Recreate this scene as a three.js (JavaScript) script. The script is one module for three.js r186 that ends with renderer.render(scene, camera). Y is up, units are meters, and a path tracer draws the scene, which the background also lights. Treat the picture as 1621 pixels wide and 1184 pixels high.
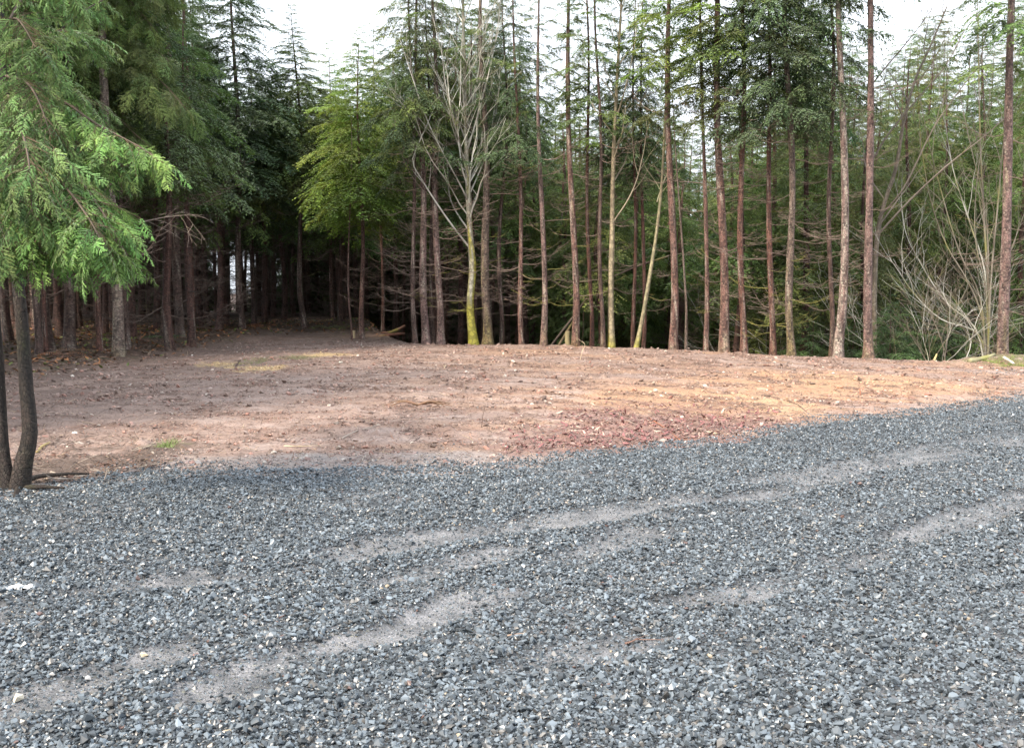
import * as THREE from 'three';
import { ImprovedNoise } from 'three/addons/math/ImprovedNoise.js';
import { ConvexGeometry } from 'three/addons/geometries/ConvexGeometry.js';
import { mergeGeometries } from 'three/addons/utils/BufferGeometryUtils.js';

// ------------------------------------------------------------------ camera, sky, sun, exposure
const scene = new THREE.Scene();
const EYE = 1.6, FOCAL = 1557, PITCH = THREE.MathUtils.degToRad(-5.4);   // focal length in pixels of the 1621 x 1184 photograph
const camera = new THREE.PerspectiveCamera(2 * THREE.MathUtils.radToDeg(Math.atan(592 / FOCAL)), 1621 / 1184, 0.1, 600);
camera.position.set(0, EYE, 0);
camera.rotation.set(PITCH, 0, 0);
scene.add(camera);

const skyW = 64, skyH = 32, skyData = new Float32Array(skyW * skyH * 4);
for (let j = 0; j < skyH; j++) for (let i = 0; i < skyW; i++) {
  const up = Math.max(0, Math.sin(((j + 0.5) / skyH - 0.5) * Math.PI)), l = 0.52 * (1 + 0.7 * up) / 1.7, o = (j * skyW + i) * 4;   // an even overcast
  skyData[o] = 0.92 * l; skyData[o + 1] = 0.985 * l; skyData[o + 2] = 1.08 * l; skyData[o + 3] = 1;
}
const sky = new THREE.DataTexture(skyData, skyW, skyH, THREE.RGBAFormat, THREE.FloatType);
sky.mapping = THREE.EquirectangularReflectionMapping; sky.magFilter = THREE.LinearFilter; sky.needsUpdate = true;
scene.background = sky; scene.environment = sky;

const sun = new THREE.DirectionalLight(0xffeed8, 1.5);
sun.position.set(-22, 31, 5); sun.target.position.set(0, 0, -16);
sun.castShadow = true; sun.shadow.radius = 24; sun.shadow.mapSize.set(2048, 2048);
Object.assign(sun.shadow.camera, { left: -40, right: 40, top: 40, bottom: -40, near: 1, far: 140 });
scene.add(sun, sun.target);

const renderer = new THREE.WebGLRenderer({ antialias: true });
renderer.toneMapping = THREE.LinearToneMapping;
renderer.toneMappingExposure = 5.6;
renderer.shadowMap.enabled = true;

// ------------------------------------------------------------------ helpers
function rng(seed) { let a = seed >>> 0; return () => { a = (a + 0x6d2b79f5) | 0; let t = Math.imul(a ^ (a >>> 15), 1 | a); t = (t + Math.imul(t ^ (t >>> 7), 61 | t)) ^ t; return ((t ^ (t >>> 14)) >>> 0) / 4294967296; }; }
const noiseGen = new ImprovedNoise();
const noise = (x, y, z = 0) => noiseGen.noise(x + 37.3, y + 11.7, z + 5.1);
const fbm = (x, y, oct = 4, z = 0) => { let s = 0, a = 0.5; for (let i = 0; i < oct; i++) { s += a * noise(x, y, z + i * 7.3); x *= 2.03; y *= 2.03; a *= 0.5; } return s; };
const clamp = (v, a = 0, b = 1) => Math.min(b, Math.max(a, v));
const smooth = (a, b, v) => { const t = clamp((v - a) / (b - a)); return t * t * (3 - 2 * t); };
const lerp = (a, b, t) => a + (b - a) * t;
const V = (x, y, z) => new THREE.Vector3(x, y, z);
const tableAt = (table, x) => { if (x <= table[0][0]) return table[0][1]; for (let i = 1; i < table.length; i++) if (x <= table[i][0]) return lerp(table[i - 1][1], table[i][1], (x - table[i - 1][0]) / (table[i][0] - table[i - 1][0])); return table.at(-1)[1]; };
// direction of sight of a point of the photograph; the place on level ground it shows; the place it shows at a given distance
const cosP = Math.cos(PITCH), sinP = Math.sin(PITCH);
function sight(px, py) { const x = (px - 810.5) / FOCAL, y = (592 - py) / FOCAL; return V(x, y * cosP + sinP, y * sinP - cosP); }
function ground(px, py, level = 0) { const r = sight(px, py), t = (level - EYE) / r.y; return V(r.x * t, level, r.z * t); }
function at(px, py, depth) { const r = sight(px, py), t = depth / -r.z; return V(r.x * t, EYE + r.y * t, -depth); }

const taken = new Map();
function numbered(name) { const n = taken.get(name) ?? 0; taken.set(name, n + 1); return n ? name + '_' + String(n).padStart(3, '0') : name; }
function tag(o, label, category, group, kind) { o.userData.label = label; if (category) o.userData.category = category; if (group) o.userData.group = group; if (kind) o.userData.kind = kind; return o; }
function shadows(o) { o.castShadow = true; o.receiveShadow = true; return o; }
function mesh(name, geometry, material, parent) { const m = shadows(new THREE.Mesh(geometry, material)); m.name = parent ? name : numbered(name); (parent ?? scene).add(m); return m; }
function thing(name, label, category, p, group) { const g = new THREE.Group(); g.name = numbered(name); g.position.copy(p); scene.add(g); return tag(g, label, category, group); }

// collects triangles with colours and uv, and builds one geometry
class Shape {
  constructor() { this.p = []; this.c = []; this.u = []; this.i = []; this.color = [1, 1, 1]; }
  vertex(x, y, z, u = 0, v = 0, c = this.color) { this.p.push(x, y, z); this.c.push(c[0], c[1], c[2]); this.u.push(u, v); return this.p.length / 3 - 1; }
  tri(a, b, c) { this.i.push(a, b, c); }
  // a tapered tube along points; radius(k, angle) and colour(k, angle, point) may be functions
  tube(points, radius, sides, { colour, cap = false, girth = 1 } = {}) {
    const n = points.length, first = this.p.length / 3, side = V(0, 0, 0), other = V(0, 0, 0), along = V(0, 0, 0);
    let length = 0;
    for (let k = 0; k < n; k++) {
      along.copy(points[Math.min(n - 1, k + 1)]).sub(points[Math.max(0, k - 1)]).normalize();
      if (k === 0) { side.set(Math.abs(along.y) > 0.8 ? 1 : 0, Math.abs(along.y) > 0.8 ? 0 : 1, 0.13); } else length += points[k].distanceTo(points[k - 1]);
      side.addScaledVector(along, -side.dot(along)).normalize(); other.crossVectors(along, side);
      for (let j = 0; j <= sides; j++) {
        const a = (j % sides) / sides * Math.PI * 2, r = typeof radius === 'function' ? radius(k, a, points[k]) : radius[k], ca = Math.cos(a) * r, sa = Math.sin(a) * r;
        const x = points[k].x + side.x * ca + other.x * sa, y = points[k].y + side.y * ca + other.y * sa, z = points[k].z + side.z * ca + other.z * sa;
        this.vertex(x, y, z, j / sides * girth, length, colour ? colour(k, a, x, y, z) : this.color);
      }
    }
    const w = sides + 1;
    for (let k = 0; k < n - 1; k++) for (let j = 0; j < sides; j++) { const a = first + k * w + j; this.i.push(a, a + 1, a + w, a + 1, a + w + 1, a + w); }
    if (cap) for (const k of [0, n - 1]) { const m = this.vertex(points[k].x, points[k].y, points[k].z, 0.5, length, colour ? colour(k, 0, points[k].x, points[k].y, points[k].z) : this.color); for (let j = 0; j < sides; j++) this.i.push(m, first + k * w + j + (k ? 0 : 1), first + k * w + j + (k ? 1 : 0)); }
    return this;
  }
  build(smoothNormals = true) {
    const g = new THREE.BufferGeometry();
    g.setAttribute('position', new THREE.Float32BufferAttribute(this.p, 3)); g.setAttribute('color', new THREE.Float32BufferAttribute(this.c, 3)); g.setAttribute('uv', new THREE.Float32BufferAttribute(this.u, 2));
    g.setIndex(this.i);
    if (!smoothNormals) { const flat = g.toNonIndexed(); flat.computeVertexNormals(); return flat; }
    g.computeVertexNormals();
    return g;
  }
}
function instances(name, geometry, material, places, parent, colours) {
  const m = shadows(new THREE.InstancedMesh(geometry, material, places.length)); m.name = name;
  places.forEach((p, k) => m.setMatrixAt(k, p));
  if (colours) { const c = new THREE.Color(); colours.forEach((q, k) => m.setColorAt(k, c.setRGB(q[0], q[1], q[2]))); }
  m.userData.kind = 'stuff';
  (parent ?? scene).add(m);
  return m;
}
// a frame whose x axis runs along dir and whose y axis is as near to up as it can be, rolled
function frame(p, dir, scale, roll = 0, up = V(0, 1, 0)) {
  const x = dir.clone().normalize(); let z = V(0, 0, 0).crossVectors(x, up); if (z.lengthSq() < 1e-6) z.set(0, 0, 1); z.normalize();
  const y = V(0, 0, 0).crossVectors(z, x), c = Math.cos(roll), s = Math.sin(roll), y2 = y.clone().multiplyScalar(c).addScaledVector(z, s), z2 = z.clone().multiplyScalar(c).addScaledVector(y, -s);
  const sc = typeof scale === 'number' ? V(scale, scale, scale) : scale;
  return new THREE.Matrix4().makeBasis(x.multiplyScalar(sc.x), y2.multiplyScalar(sc.y), z2.multiplyScalar(sc.z)).setPosition(p);
}

// ------------------------------------------------------------------ textures
// tileable value noise
function tileNoise(seed, cells) {
  const r = rng(seed), g = new Float32Array(cells * cells).map(() => r());
  return (u, v) => { const x = ((u % 1) + 1) % 1 * cells, y = ((v % 1) + 1) % 1 * cells, i = Math.floor(x), j = Math.floor(y), fx = x - i, fy = y - j, sx = fx * fx * (3 - 2 * fx), sy = fy * fy * (3 - 2 * fy), q = (a, b) => g[(b % cells) * cells + a % cells]; return lerp(lerp(q(i, j), q(i + 1, j), sx), lerp(q(i, j + 1), q(i + 1, j + 1), sx), sy); };
}
// tileable cells: distance to the nearest point and to the border, and a random number for each cell
function tileCells(seed, nx, ny) {
  const r = rng(seed), pts = []; for (let k = 0; k < nx * ny; k++) pts.push([r(), r(), r()]);
  return (u, v) => { const x = u * nx, y = v * ny, i = Math.floor(x), j = Math.floor(y); let d1 = 9, d2 = 9, id = 0; for (let b = -1; b <= 1; b++) for (let a = -1; a <= 1; a++) { const p = pts[((j + b + ny) % ny) * nx + (i + a + nx) % nx], d = Math.hypot(i + a + p[0] - x, j + b + p[1] - y); if (d < d1) { d2 = d1; d1 = d; id = p[2]; } else if (d < d2) d2 = d; } return [d1, d2 - d1, id]; };
}
function texture(w, h, f, srgb = true) {
  const d = new Uint8Array(w * h * 4);
  for (let y = 0; y < h; y++) for (let x = 0; x < w; x++) { const c = f((x + 0.5) / w, (y + 0.5) / h), o = (y * w + x) * 4; for (let k = 0; k < 3; k++) d[o + k] = clamp(c[k]) * 255; d[o + 3] = 255; }
  const t = new THREE.DataTexture(d, w, h, THREE.RGBAFormat); t.wrapS = t.wrapT = THREE.RepeatWrapping; t.magFilter = THREE.LinearFilter; t.minFilter = THREE.LinearMipmapLinearFilter; t.generateMipmaps = true;
  if (srgb) t.colorSpace = THREE.SRGBColorSpace; t.needsUpdate = true; return t;
}
// scaly conifer bark: one tile is once round the trunk and 1.2 m high
const barkCells = tileCells(11, 14, 34), barkFine = tileNoise(12, 96), barkBroad = tileNoise(13, 7), barkMid = tileNoise(14, 22), lichenCells = tileCells(15, 9, 22);
const barkAt = (u, v) => { const [d, e, id] = barkCells(u + 0.012 * (barkFine(u, v) - 0.5), v); const crack = smooth(0.02, 0.16, e), l = lichenCells(u, v), spot = smooth(0.3, 0.8, l[2]) * smooth(0.42, 0.2, l[0] + 0.55 * (barkFine(u * 2, v) - 0.5) + 0.3 * (barkMid(u, v) - 0.5)); return { crack, id, spot, d }; };
const barkMap = texture(512, 1024, (u, v) => { const b = barkAt(u, v), t = 0.74 + 0.2 * (b.id - 0.5) + 0.34 * (barkBroad(u, v) - 0.5) + 0.3 * (barkMid(u, v) - 0.5) + 0.24 * (barkFine(u, v) - 0.5), k = t * (0.66 + 0.34 * b.crack), s = b.spot; return [lerp(k * 1.06, 0.93, s), lerp(k * 0.98, 0.93, s), lerp(k * 0.95, 0.88, s)]; });
const barkBump = texture(512, 1024, (u, v) => { const b = barkAt(u, v), k = b.crack * 0.6 + 0.25 * b.id + 0.15 * barkFine(u, v); return [k, k, k]; }, false);
// smooth alder bark with pale crusts of lichen and dark scars
const alderCells = tileCells(21, 5, 12), alderFine = tileNoise(22, 80), alderBroad = tileNoise(23, 6), alderMid = tileNoise(24, 18);
const alderMap = texture(512, 1024, (u, v) => { const l = alderCells(u + 0.05 * (alderMid(u, v) - 0.5), v + 0.03 * (alderFine(u, v) - 0.5)), crust = smooth(0.12, 0.3, l[1]) * (l[2] > 0.3 ? 1 : 0.25), t = 0.62 + 0.25 * (alderBroad(u, v) - 0.5) + 0.22 * (alderFine(u, v) - 0.5), k = lerp(0.74 + 0.2 * (t - 0.62), 0.95 + 0.12 * (alderFine(u, v) - 0.5), crust); return [k, k * 0.99, k * 0.94]; });
// earth: crumbs, bits of bark and root, pale grit; multiplies the broad colours of the ground
function drawnTile(size, draw) { const c = document.createElement('canvas'); c.width = c.height = size; const x = c.getContext('2d'); draw(x, (paint, px, py, reach) => { for (let a = -1; a <= 1; a++) for (let b = -1; b <= 1; b++) { const qx = px + a * size, qy = py + b * size; if (qx > -reach && qx < size + reach && qy > -reach && qy < size + reach) { x.save(); x.translate(qx, qy); paint(); x.restore(); } } }); const t = new THREE.CanvasTexture(c); t.wrapS = t.wrapT = THREE.RepeatWrapping; return t; }
const earthBroad = tileNoise(31, 8), earthMid = tileNoise(32, 40);
const earthTile = (colour) => drawnTile(1024, (x, wrap) => {
  const r = rng(33); x.fillStyle = colour ? 'rgb(206,200,196)' : 'rgb(128,128,128)'; x.fillRect(0, 0, 1024, 1024);
  for (let k = 0; k < 15000; k++) {
    const px = r() * 1024, py = r() * 1024, n = earthBroad(px / 1024, py / 1024), q = r(), s = 1.2 + 6 * r() * r() * r(), a = r() * 6.3, long = 1 + r() * 1.4;
    const dark = q < 0.33 + 0.25 * (n - 0.5), v = dark ? 90 + 70 * r() : 190 + 60 * r();
    x.fillStyle = colour ? `rgba(${v},${v * (dark ? 0.9 : 0.97)},${v * (dark ? 0.83 : 0.93)},${0.35 + 0.4 * r()})` : `rgba(${dark ? 60 : 190},${dark ? 60 : 190},${dark ? 60 : 190},0.45)`;
    wrap(() => { x.rotate(a); x.beginPath(); x.ellipse(0, 0, s * long, s, 0, 0, 6.3); x.fill(); }, px, py, 20);
  }
  for (let k = 0; k < 520; k++) {
    const px = r() * 1024, py = r() * 1024, a = r() * 6.3, l = 6 + 26 * r(), v = r() < 0.6 ? 70 + 50 * r() : 200 + 40 * r();
    x.strokeStyle = colour ? `rgba(${v},${v * 0.88},${v * 0.78},0.8)` : 'rgba(220,220,220,0.8)'; x.lineWidth = 1 + 2 * r();
    const bend = (r() - 0.5) * 14; wrap(() => { x.rotate(a); x.beginPath(); x.moveTo(-l, 0); x.quadraticCurveTo(0, bend, l, 0); x.stroke(); }, px, py, 60);
  }
});
const earthMap = earthTile(true); earthMap.colorSpace = THREE.SRGBColorSpace; const earthBump = earthTile(false);
// crushed-rock fines between the stones
const gritTile = (colour) => drawnTile(1024, (x, wrap) => {
  const r = rng(41); x.fillStyle = colour ? 'rgb(176,178,182)' : 'rgb(60,60,60)'; x.fillRect(0, 0, 1024, 1024);
  for (let k = 0; k < 32000; k++) {
    const px = r() * 1024, py = r() * 1024, s = 1 + 5.5 * r() * r(), a = r() * 6.3, v = 120 + 130 * r(), h = 40 + 200 * r(), warm = r() < 0.1 ? 0.86 : 1.02;
    x.fillStyle = colour ? `rgba(${v},${v},${v * warm},0.75)` : `rgba(${h},${h},${h},0.8)`;
    wrap(() => { x.rotate(a); x.beginPath(); x.moveTo(s * 1.3, 0); x.lineTo(0.2 * s, s); x.lineTo(-s, 0.5 * s); x.lineTo(-0.7 * s, -0.8 * s); x.lineTo(0.6 * s, -0.9 * s); x.fill(); }, px, py, 16);
  }
});
const gritMap = gritTile(true); gritMap.colorSpace = THREE.SRGBColorSpace; const gritBump = gritTile(false);

// ------------------------------------------------------------------ materials
const M = {
  earth: new THREE.MeshStandardMaterial({ map: earthMap, bumpMap: earthBump, bumpScale: 0.022, roughness: 0.84, vertexColors: true }),
  grit: new THREE.MeshStandardMaterial({ map: gritMap, bumpMap: gritBump, bumpScale: 0.008, roughness: 0.5, vertexColors: true }),
  stone: new THREE.MeshStandardMaterial({ roughness: 0.34 }),
  bark: new THREE.MeshStandardMaterial({ map: barkMap, bumpMap: barkBump, bumpScale: 0.012, roughness: 0.72, vertexColors: true }),
  alder: new THREE.MeshStandardMaterial({ map: alderMap, roughness: 0.7, vertexColors: true }),
  twig: new THREE.MeshStandardMaterial({ roughness: 0.8, vertexColors: true }),
  needle: new THREE.MeshPhysicalMaterial({ color: 0xffffff, roughness: 0.92, transmission: 0.45, thickness: 0, specularIntensity: 0.5, vertexColors: true, side: THREE.DoubleSide }),
  wood: new THREE.MeshStandardMaterial({ roughness: 0.75, vertexColors: true }),
  chip: new THREE.MeshStandardMaterial({ roughness: 0.7 }),
  litter: new THREE.MeshStandardMaterial({ roughness: 0.6, side: THREE.DoubleSide }),
};

// ------------------------------------------------------------------ the lie of the land
const crestTable = [[-30, 60], [-9, 46], [-6.5, 38], [-4.2, 31], [-3.2, 27], [-2.6, 25.3], [1.4, 24.6], [4.7, 22.2], [7.35, 20.5], [8.6, 19.5], [10, 19.2], [14, 22], [30, 30]];
const crest = (x) => tableAt(crestTable, x);
// the far border of the gravel: (x, distance); inside is nearer
const gravelEdgePx = [[-500, 800], [-200, 792], [0, 777], [90, 765], [180, 750], [330, 744], [450, 743], [600, 743], [750, 738], [850, 727], [950, 712], [1050, 700], [1150, 691], [1200, 681], [1280, 662], [1400, 655], [1500, 643], [1560, 636], [1610, 626], [1700, 615], [1900, 606], [2200, 600]];
const gravelEdge = gravelEdgePx.map(([px, py]) => { const p = ground(px, py); return [p.x, -p.z]; });
const gravelIn = (x, d) => tableAt(gravelEdge, x) - d + 0.08 + 0.16 * noise(x * 2.2, d * 2.2) + 0.07 * noise(x * 7, d * 7);   // metres inside the border
// a second lane of thin gravel behind the tip of the earth
const laneIn = (x, d) => 0.75 - Math.hypot((x - 9.9) / 2.6, (d - 17.2) / 0.95) + 0.2 * noise(x * 2, d * 2) ;
// wheel tracks in the gravel: polylines on the ground, [half width, depth]
const tracks = [
  { p: [[330, 1120], [520, 1052], [700, 985], [830, 925], [950, 868], [1180, 795], [1400, 745], [1621, 705]], w: 0.17, deep: 0.022 },
  { p: [[560, 875], [760, 842], [900, 826], [1050, 800], [1180, 780], [1400, 730], [1621, 690]], w: 0.22, deep: 0.02 },
  { p: [[850, 1090], [1080, 985], [1250, 922], [1430, 852], [1621, 790]], w: 0.18, deep: 0.024 },
  { p: [[-250, 1030], [0, 985], [150, 955], [320, 915], [560, 875]], w: 0.2, deep: 0.014 },
  { p: [[-200, 1190], [60, 1120], [260, 1055], [420, 985], [700, 900], [900, 850]], w: 0.14, deep: 0.012 },
].map((t) => ({ ...t, p: t.p.map(([px, py]) => { const g = ground(px, py); return [g.x, -g.z]; }) }));
const finesPx = [[90, 975, 190, 34], [40, 1100, 150, 30], [250, 1045, 90, 22], [960, 825, 170, 22], [640, 1010, 60, 14], [1350, 880, 90, 12], [1180, 955, 90, 14]];
function trackAt(x, d) {   // [how much of a track there is here, height change]
  let inside = 0, h = 0;
  for (const t of tracks) {
    let best = 9; for (let k = 1; k < t.p.length; k++) { const [ax, ad] = t.p[k - 1], [bx, bd] = t.p[k], ux = bx - ax, ud = bd - ad, s = clamp(((x - ax) * ux + (d - ad) * ud) / (ux * ux + ud * ud)); best = Math.min(best, Math.hypot(x - ax - ux * s, d - ad - ud * s)); }
    const w = t.w * (1 + 0.5 * noise(x * 1.1, d * 1.1, t.w * 50)), breaks = smooth(-0.35, 0.2, noise(x * 0.8, d * 1.5, 3 + t.deep * 900));
    const k = smooth(w * 1.25, w * 0.55, best) * breaks; inside = Math.max(inside, k); h += -t.deep * k + t.deep * 0.7 * breaks * smooth(w * 0.9, w * 1.3, best) * smooth(w * 2.6, w * 1.5, best);
  }
  return [inside, h];
}
const fines = finesPx.map(([px, py, rx, ry]) => { const p = ground(px, py), e = ground(px + rx, py), n = ground(px, py - ry), f = ground(px, py + ry); return [p.x, -p.z, e.x - p.x, Math.abs(f.z - n.z) / 2]; });
const finesAt = (x, d) => { let m = 0; for (const [cx, cd, rx, rd] of fines) m = Math.max(m, smooth(1.2, 0.3, Math.hypot((x - cx) / rx, (d - cd) / rd) + 0.7 * noise(x * 2.4, d * 2.4, 19))); return fbm(x * 0.9, -d * 0.9, 4, 60) + 0.22 * m; };
function landBroad(x, z) {
  const d = -z, t = d - crest(x);
  let h = t > 0 ? -3.6 * (1 - Math.exp(-t / 13)) : 0;
    const wood = smooth(-7.2, -9, x - 0.02 * (d - 20) * 4 + 0.5 * noise(d * 0.4, 4)) * smooth(9, 15, d);
  h += 0.1 * wood * (1 + noise(x * 0.6, z * 0.6));
  h += 0.32 * Math.exp(-(((x + 5.6) / 1.8) ** 2) - ((d - 33) / 2) ** 2);
  h += 0.17 * Math.exp(-(((x - 9.75) / 0.8) ** 2) - ((d - 19.3) / 0.7) ** 2);
  h += 0.03 * noise(x * 0.25, z * 0.25);
  return h;
}
function landFine(x, z) {
  const d = -z; if (d < 5 || d > 46 || Math.abs(x) > 24) return 0;
  const g = smooth(-0.3, 0.5, gravelIn(x, d)), bend = d + 0.045 * (x + 3) * (x + 3);   // lines of the blade, bent round the clearing
  let h = 0.034 * noise(x * 0.5, bend * 1.6) + 0.02 * noise(x * 1.1, bend * 3.0) + 0.032 * fbm(x * 2.6, z * 2.9, 3) + 0.014 * noise(x * 10, z * 11);
  const clod = noise(x * 5.5, z * 5.5, 9); h += 0.05 * smooth(0.38, 0.6, clod) * smooth(-0.1, 0.3, noise(x * 0.7, z * 1.5, 2));
  return h * (1 - 0.85 * g) - 0.07 * smooth(0.2, 1.2, Math.max(gravelIn(x, d), -9));
}
const land = (x, z) => landBroad(x, z) + landFine(x, z);
const onLand = (px, py) => { const p = ground(px, py); p.y = land(p.x, p.z); return p; };

// colours of the earth: clay, topsoil, roots, sawdust, needles, and shade painted at the left
const spotsOf = (list) => list.map(([px, py, rx, ry]) => { const p = ground(px, py), e = ground(px + rx, py), n = ground(px, py - ry), f = ground(px, py + ry); return [p.x, -p.z, Math.abs(e.x - p.x), Math.abs(f.z - n.z) / 2]; });
const clay = spotsOf([[1290, 608, 210, 26], [1120, 640, 200, 22], [1440, 610, 130, 16], [1060, 630, 190, 26]]), clayBright = spotsOf([[1330, 604, 120, 12], [1150, 630, 90, 9], [1230, 645, 60, 12]]);
const mulch = spotsOf([[1110, 668, 120, 26], [1000, 690, 140, 30], [1040, 675, 150, 34], [900, 705, 90, 14]]), darkSoil = spotsOf([[70, 740, 110, 34], [150, 735, 120, 20], [250, 715, 60, 14]]), sawdust = spotsOf([[345, 576, 36, 4], [415, 583, 38, 5], [520, 562, 42, 3], [372, 580, 22, 3]]), turf = spotsOf([[405, 572, 24, 6], [470, 566, 40, 4], [265, 705, 26, 8]]);
const inSpots = (list, x, d, wob) => { let m = 0; for (const [cx, cd, rx, rd] of list) { const q = Math.hypot((x - cx) / rx, (d - cd) / rd); m = Math.max(m, smooth(1.25, 0.55, q + wob)); } return m; };
const mixTo = (c, q, t) => { c[0] = lerp(c[0], q[0], t); c[1] = lerp(c[1], q[1], t); c[2] = lerp(c[2], q[2], t); };
function soil(x, z) {
  const d = -z, bend = d + 0.045 * (x + 3) * (x + 3), n1 = fbm(x * 0.35, bend * 0.9, 4), n2 = fbm(x * 1.4, bend * 2.6, 4, 3), n3 = fbm(x * 5, z * 5, 3, 8), wob = 0.9 * n2 + 0.5 * n1;
  const c = [0.35, 0.262, 0.228], rough = fbm(x * 1.2, bend * 1.9, 5, 21) + 0.12 * n3;
  mixTo(c, [0.43, 0.345, 0.315], smooth(-0.02, 0.22, n2 + n3 * 0.4));
  mixTo(c, [0.50, 0.325, 0.205], 0.85 * inSpots(clay, x, d, wob));
  mixTo(c, [0.54, 0.375, 0.235], 0.85 * inSpots(clayBright, x, d, wob + n3));
  mixTo(c, [0.43, 0.275, 0.175], 0.55 * smooth(-0.06, 0.16, n1 + 0.3 * n3) * smooth(-4, 1, x));
  mixTo(c, [0.26, 0.165, 0.13], smooth(0.0, 0.16, rough - 0.05 * smooth(2, 6, x)) * (0.35 + 0.4 * smooth(-0.15, 0.15, n3)));
  mixTo(c, [0.13, 0.085, 0.065], smooth(0.07, 0.22, fbm(x * 3.6, bend * 4.6, 4, 33) + 0.35 * rough) * 0.5);
  mixTo(c, [0.12, 0.075, 0.06], smooth(0.2, 0.3, fbm(x * 7, z * 9, 3, 44) + 0.4 * rough) * 0.7);
  const left = smooth(-2.5, -7, x + 1.2 * n1); mixTo(c, [0.19, 0.13, 0.11], 0.8 * left * smooth(-0.15, 0.15, n2 + 0.05));  // brown darkened toward the left, tree shade put into the soil colour
  const rim = gravelIn(x, d); mixTo(c, [0.33, 0.315, 0.315], 0.75 * smooth(-1.1, -0.1, rim + 1.4 * n2) * smooth(2.2, -1, x));
  mixTo(c, [0.23, 0.13, 0.115], 0.65 * inSpots(mulch, x, d, wob * 1.8 + n3 * 2.2));
  mixTo(c, [0.11, 0.08, 0.065], 0.85 * inSpots(darkSoil, x, d, wob * 1.6 + n3 * 1.4));  // darker soil round the foot of the left hemlock
  mixTo(c, [0.62, 0.48, 0.26], 0.85 * inSpots(sawdust, x, d, n3 * 1.2 + 0.25 * n2));
  mixTo(c, [0.17, 0.17, 0.07], 0.6 * inSpots(turf, x, d, n3 * 2.2 + 0.4));
  mixTo(c, [0.15, 0.16, 0.05], 0.6 * smooth(1.2, 0.6, Math.hypot((x - 9.75) / 1.0, (d - 19.2) / 0.9) + n3 * 2.5 + 0.2));
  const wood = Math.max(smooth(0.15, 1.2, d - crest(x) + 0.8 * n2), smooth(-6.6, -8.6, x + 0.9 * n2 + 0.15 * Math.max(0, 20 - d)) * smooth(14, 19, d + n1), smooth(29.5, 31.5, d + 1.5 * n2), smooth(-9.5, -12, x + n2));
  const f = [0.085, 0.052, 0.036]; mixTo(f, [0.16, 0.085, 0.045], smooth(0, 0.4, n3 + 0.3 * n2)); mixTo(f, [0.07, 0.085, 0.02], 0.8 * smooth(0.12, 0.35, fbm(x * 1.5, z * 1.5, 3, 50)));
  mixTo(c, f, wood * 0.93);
  return c;
}
function gridLines(parts) { const out = []; for (const [a, b, step] of parts) { const n = Math.max(1, Math.round((b - a) / step)); for (let k = 0; k < n; k++) out.push(a + (b - a) * k / n); } out.push(parts.at(-1)[1]); return out; }
function sheet(xs, ds, height, colour, tile, keep) {
  const w = xs.length, h = ds.length, p = new Float32Array(w * h * 3), c = new Float32Array(w * h * 3), u = new Float32Array(w * h * 2), idx = [];
  for (let j = 0; j < h; j++) for (let i = 0; i < w; i++) { const o = j * w + i, x = xs[i], z = -ds[j], q = colour(x, z); p[o * 3] = x; p[o * 3 + 1] = height(x, z); p[o * 3 + 2] = z; c.set(q, o * 3); u[o * 2] = x / tile; u[o * 2 + 1] = z / tile; }
  for (let j = 0; j < h - 1; j++) for (let i = 0; i < w - 1; i++) { if (keep && !keep((xs[i] + xs[i + 1]) / 2, (ds[j] + ds[j + 1]) / 2)) continue; const a = j * w + i; idx.push(a, a + 1, a + w, a + 1, a + w + 1, a + w); }
  const g = new THREE.BufferGeometry(); g.setAttribute('position', new THREE.BufferAttribute(p, 3)); g.setAttribute('color', new THREE.BufferAttribute(c, 3)); g.setAttribute('uv', new THREE.BufferAttribute(u, 2)); g.setIndex(idx); g.computeVertexNormals(); return g;
}
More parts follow.
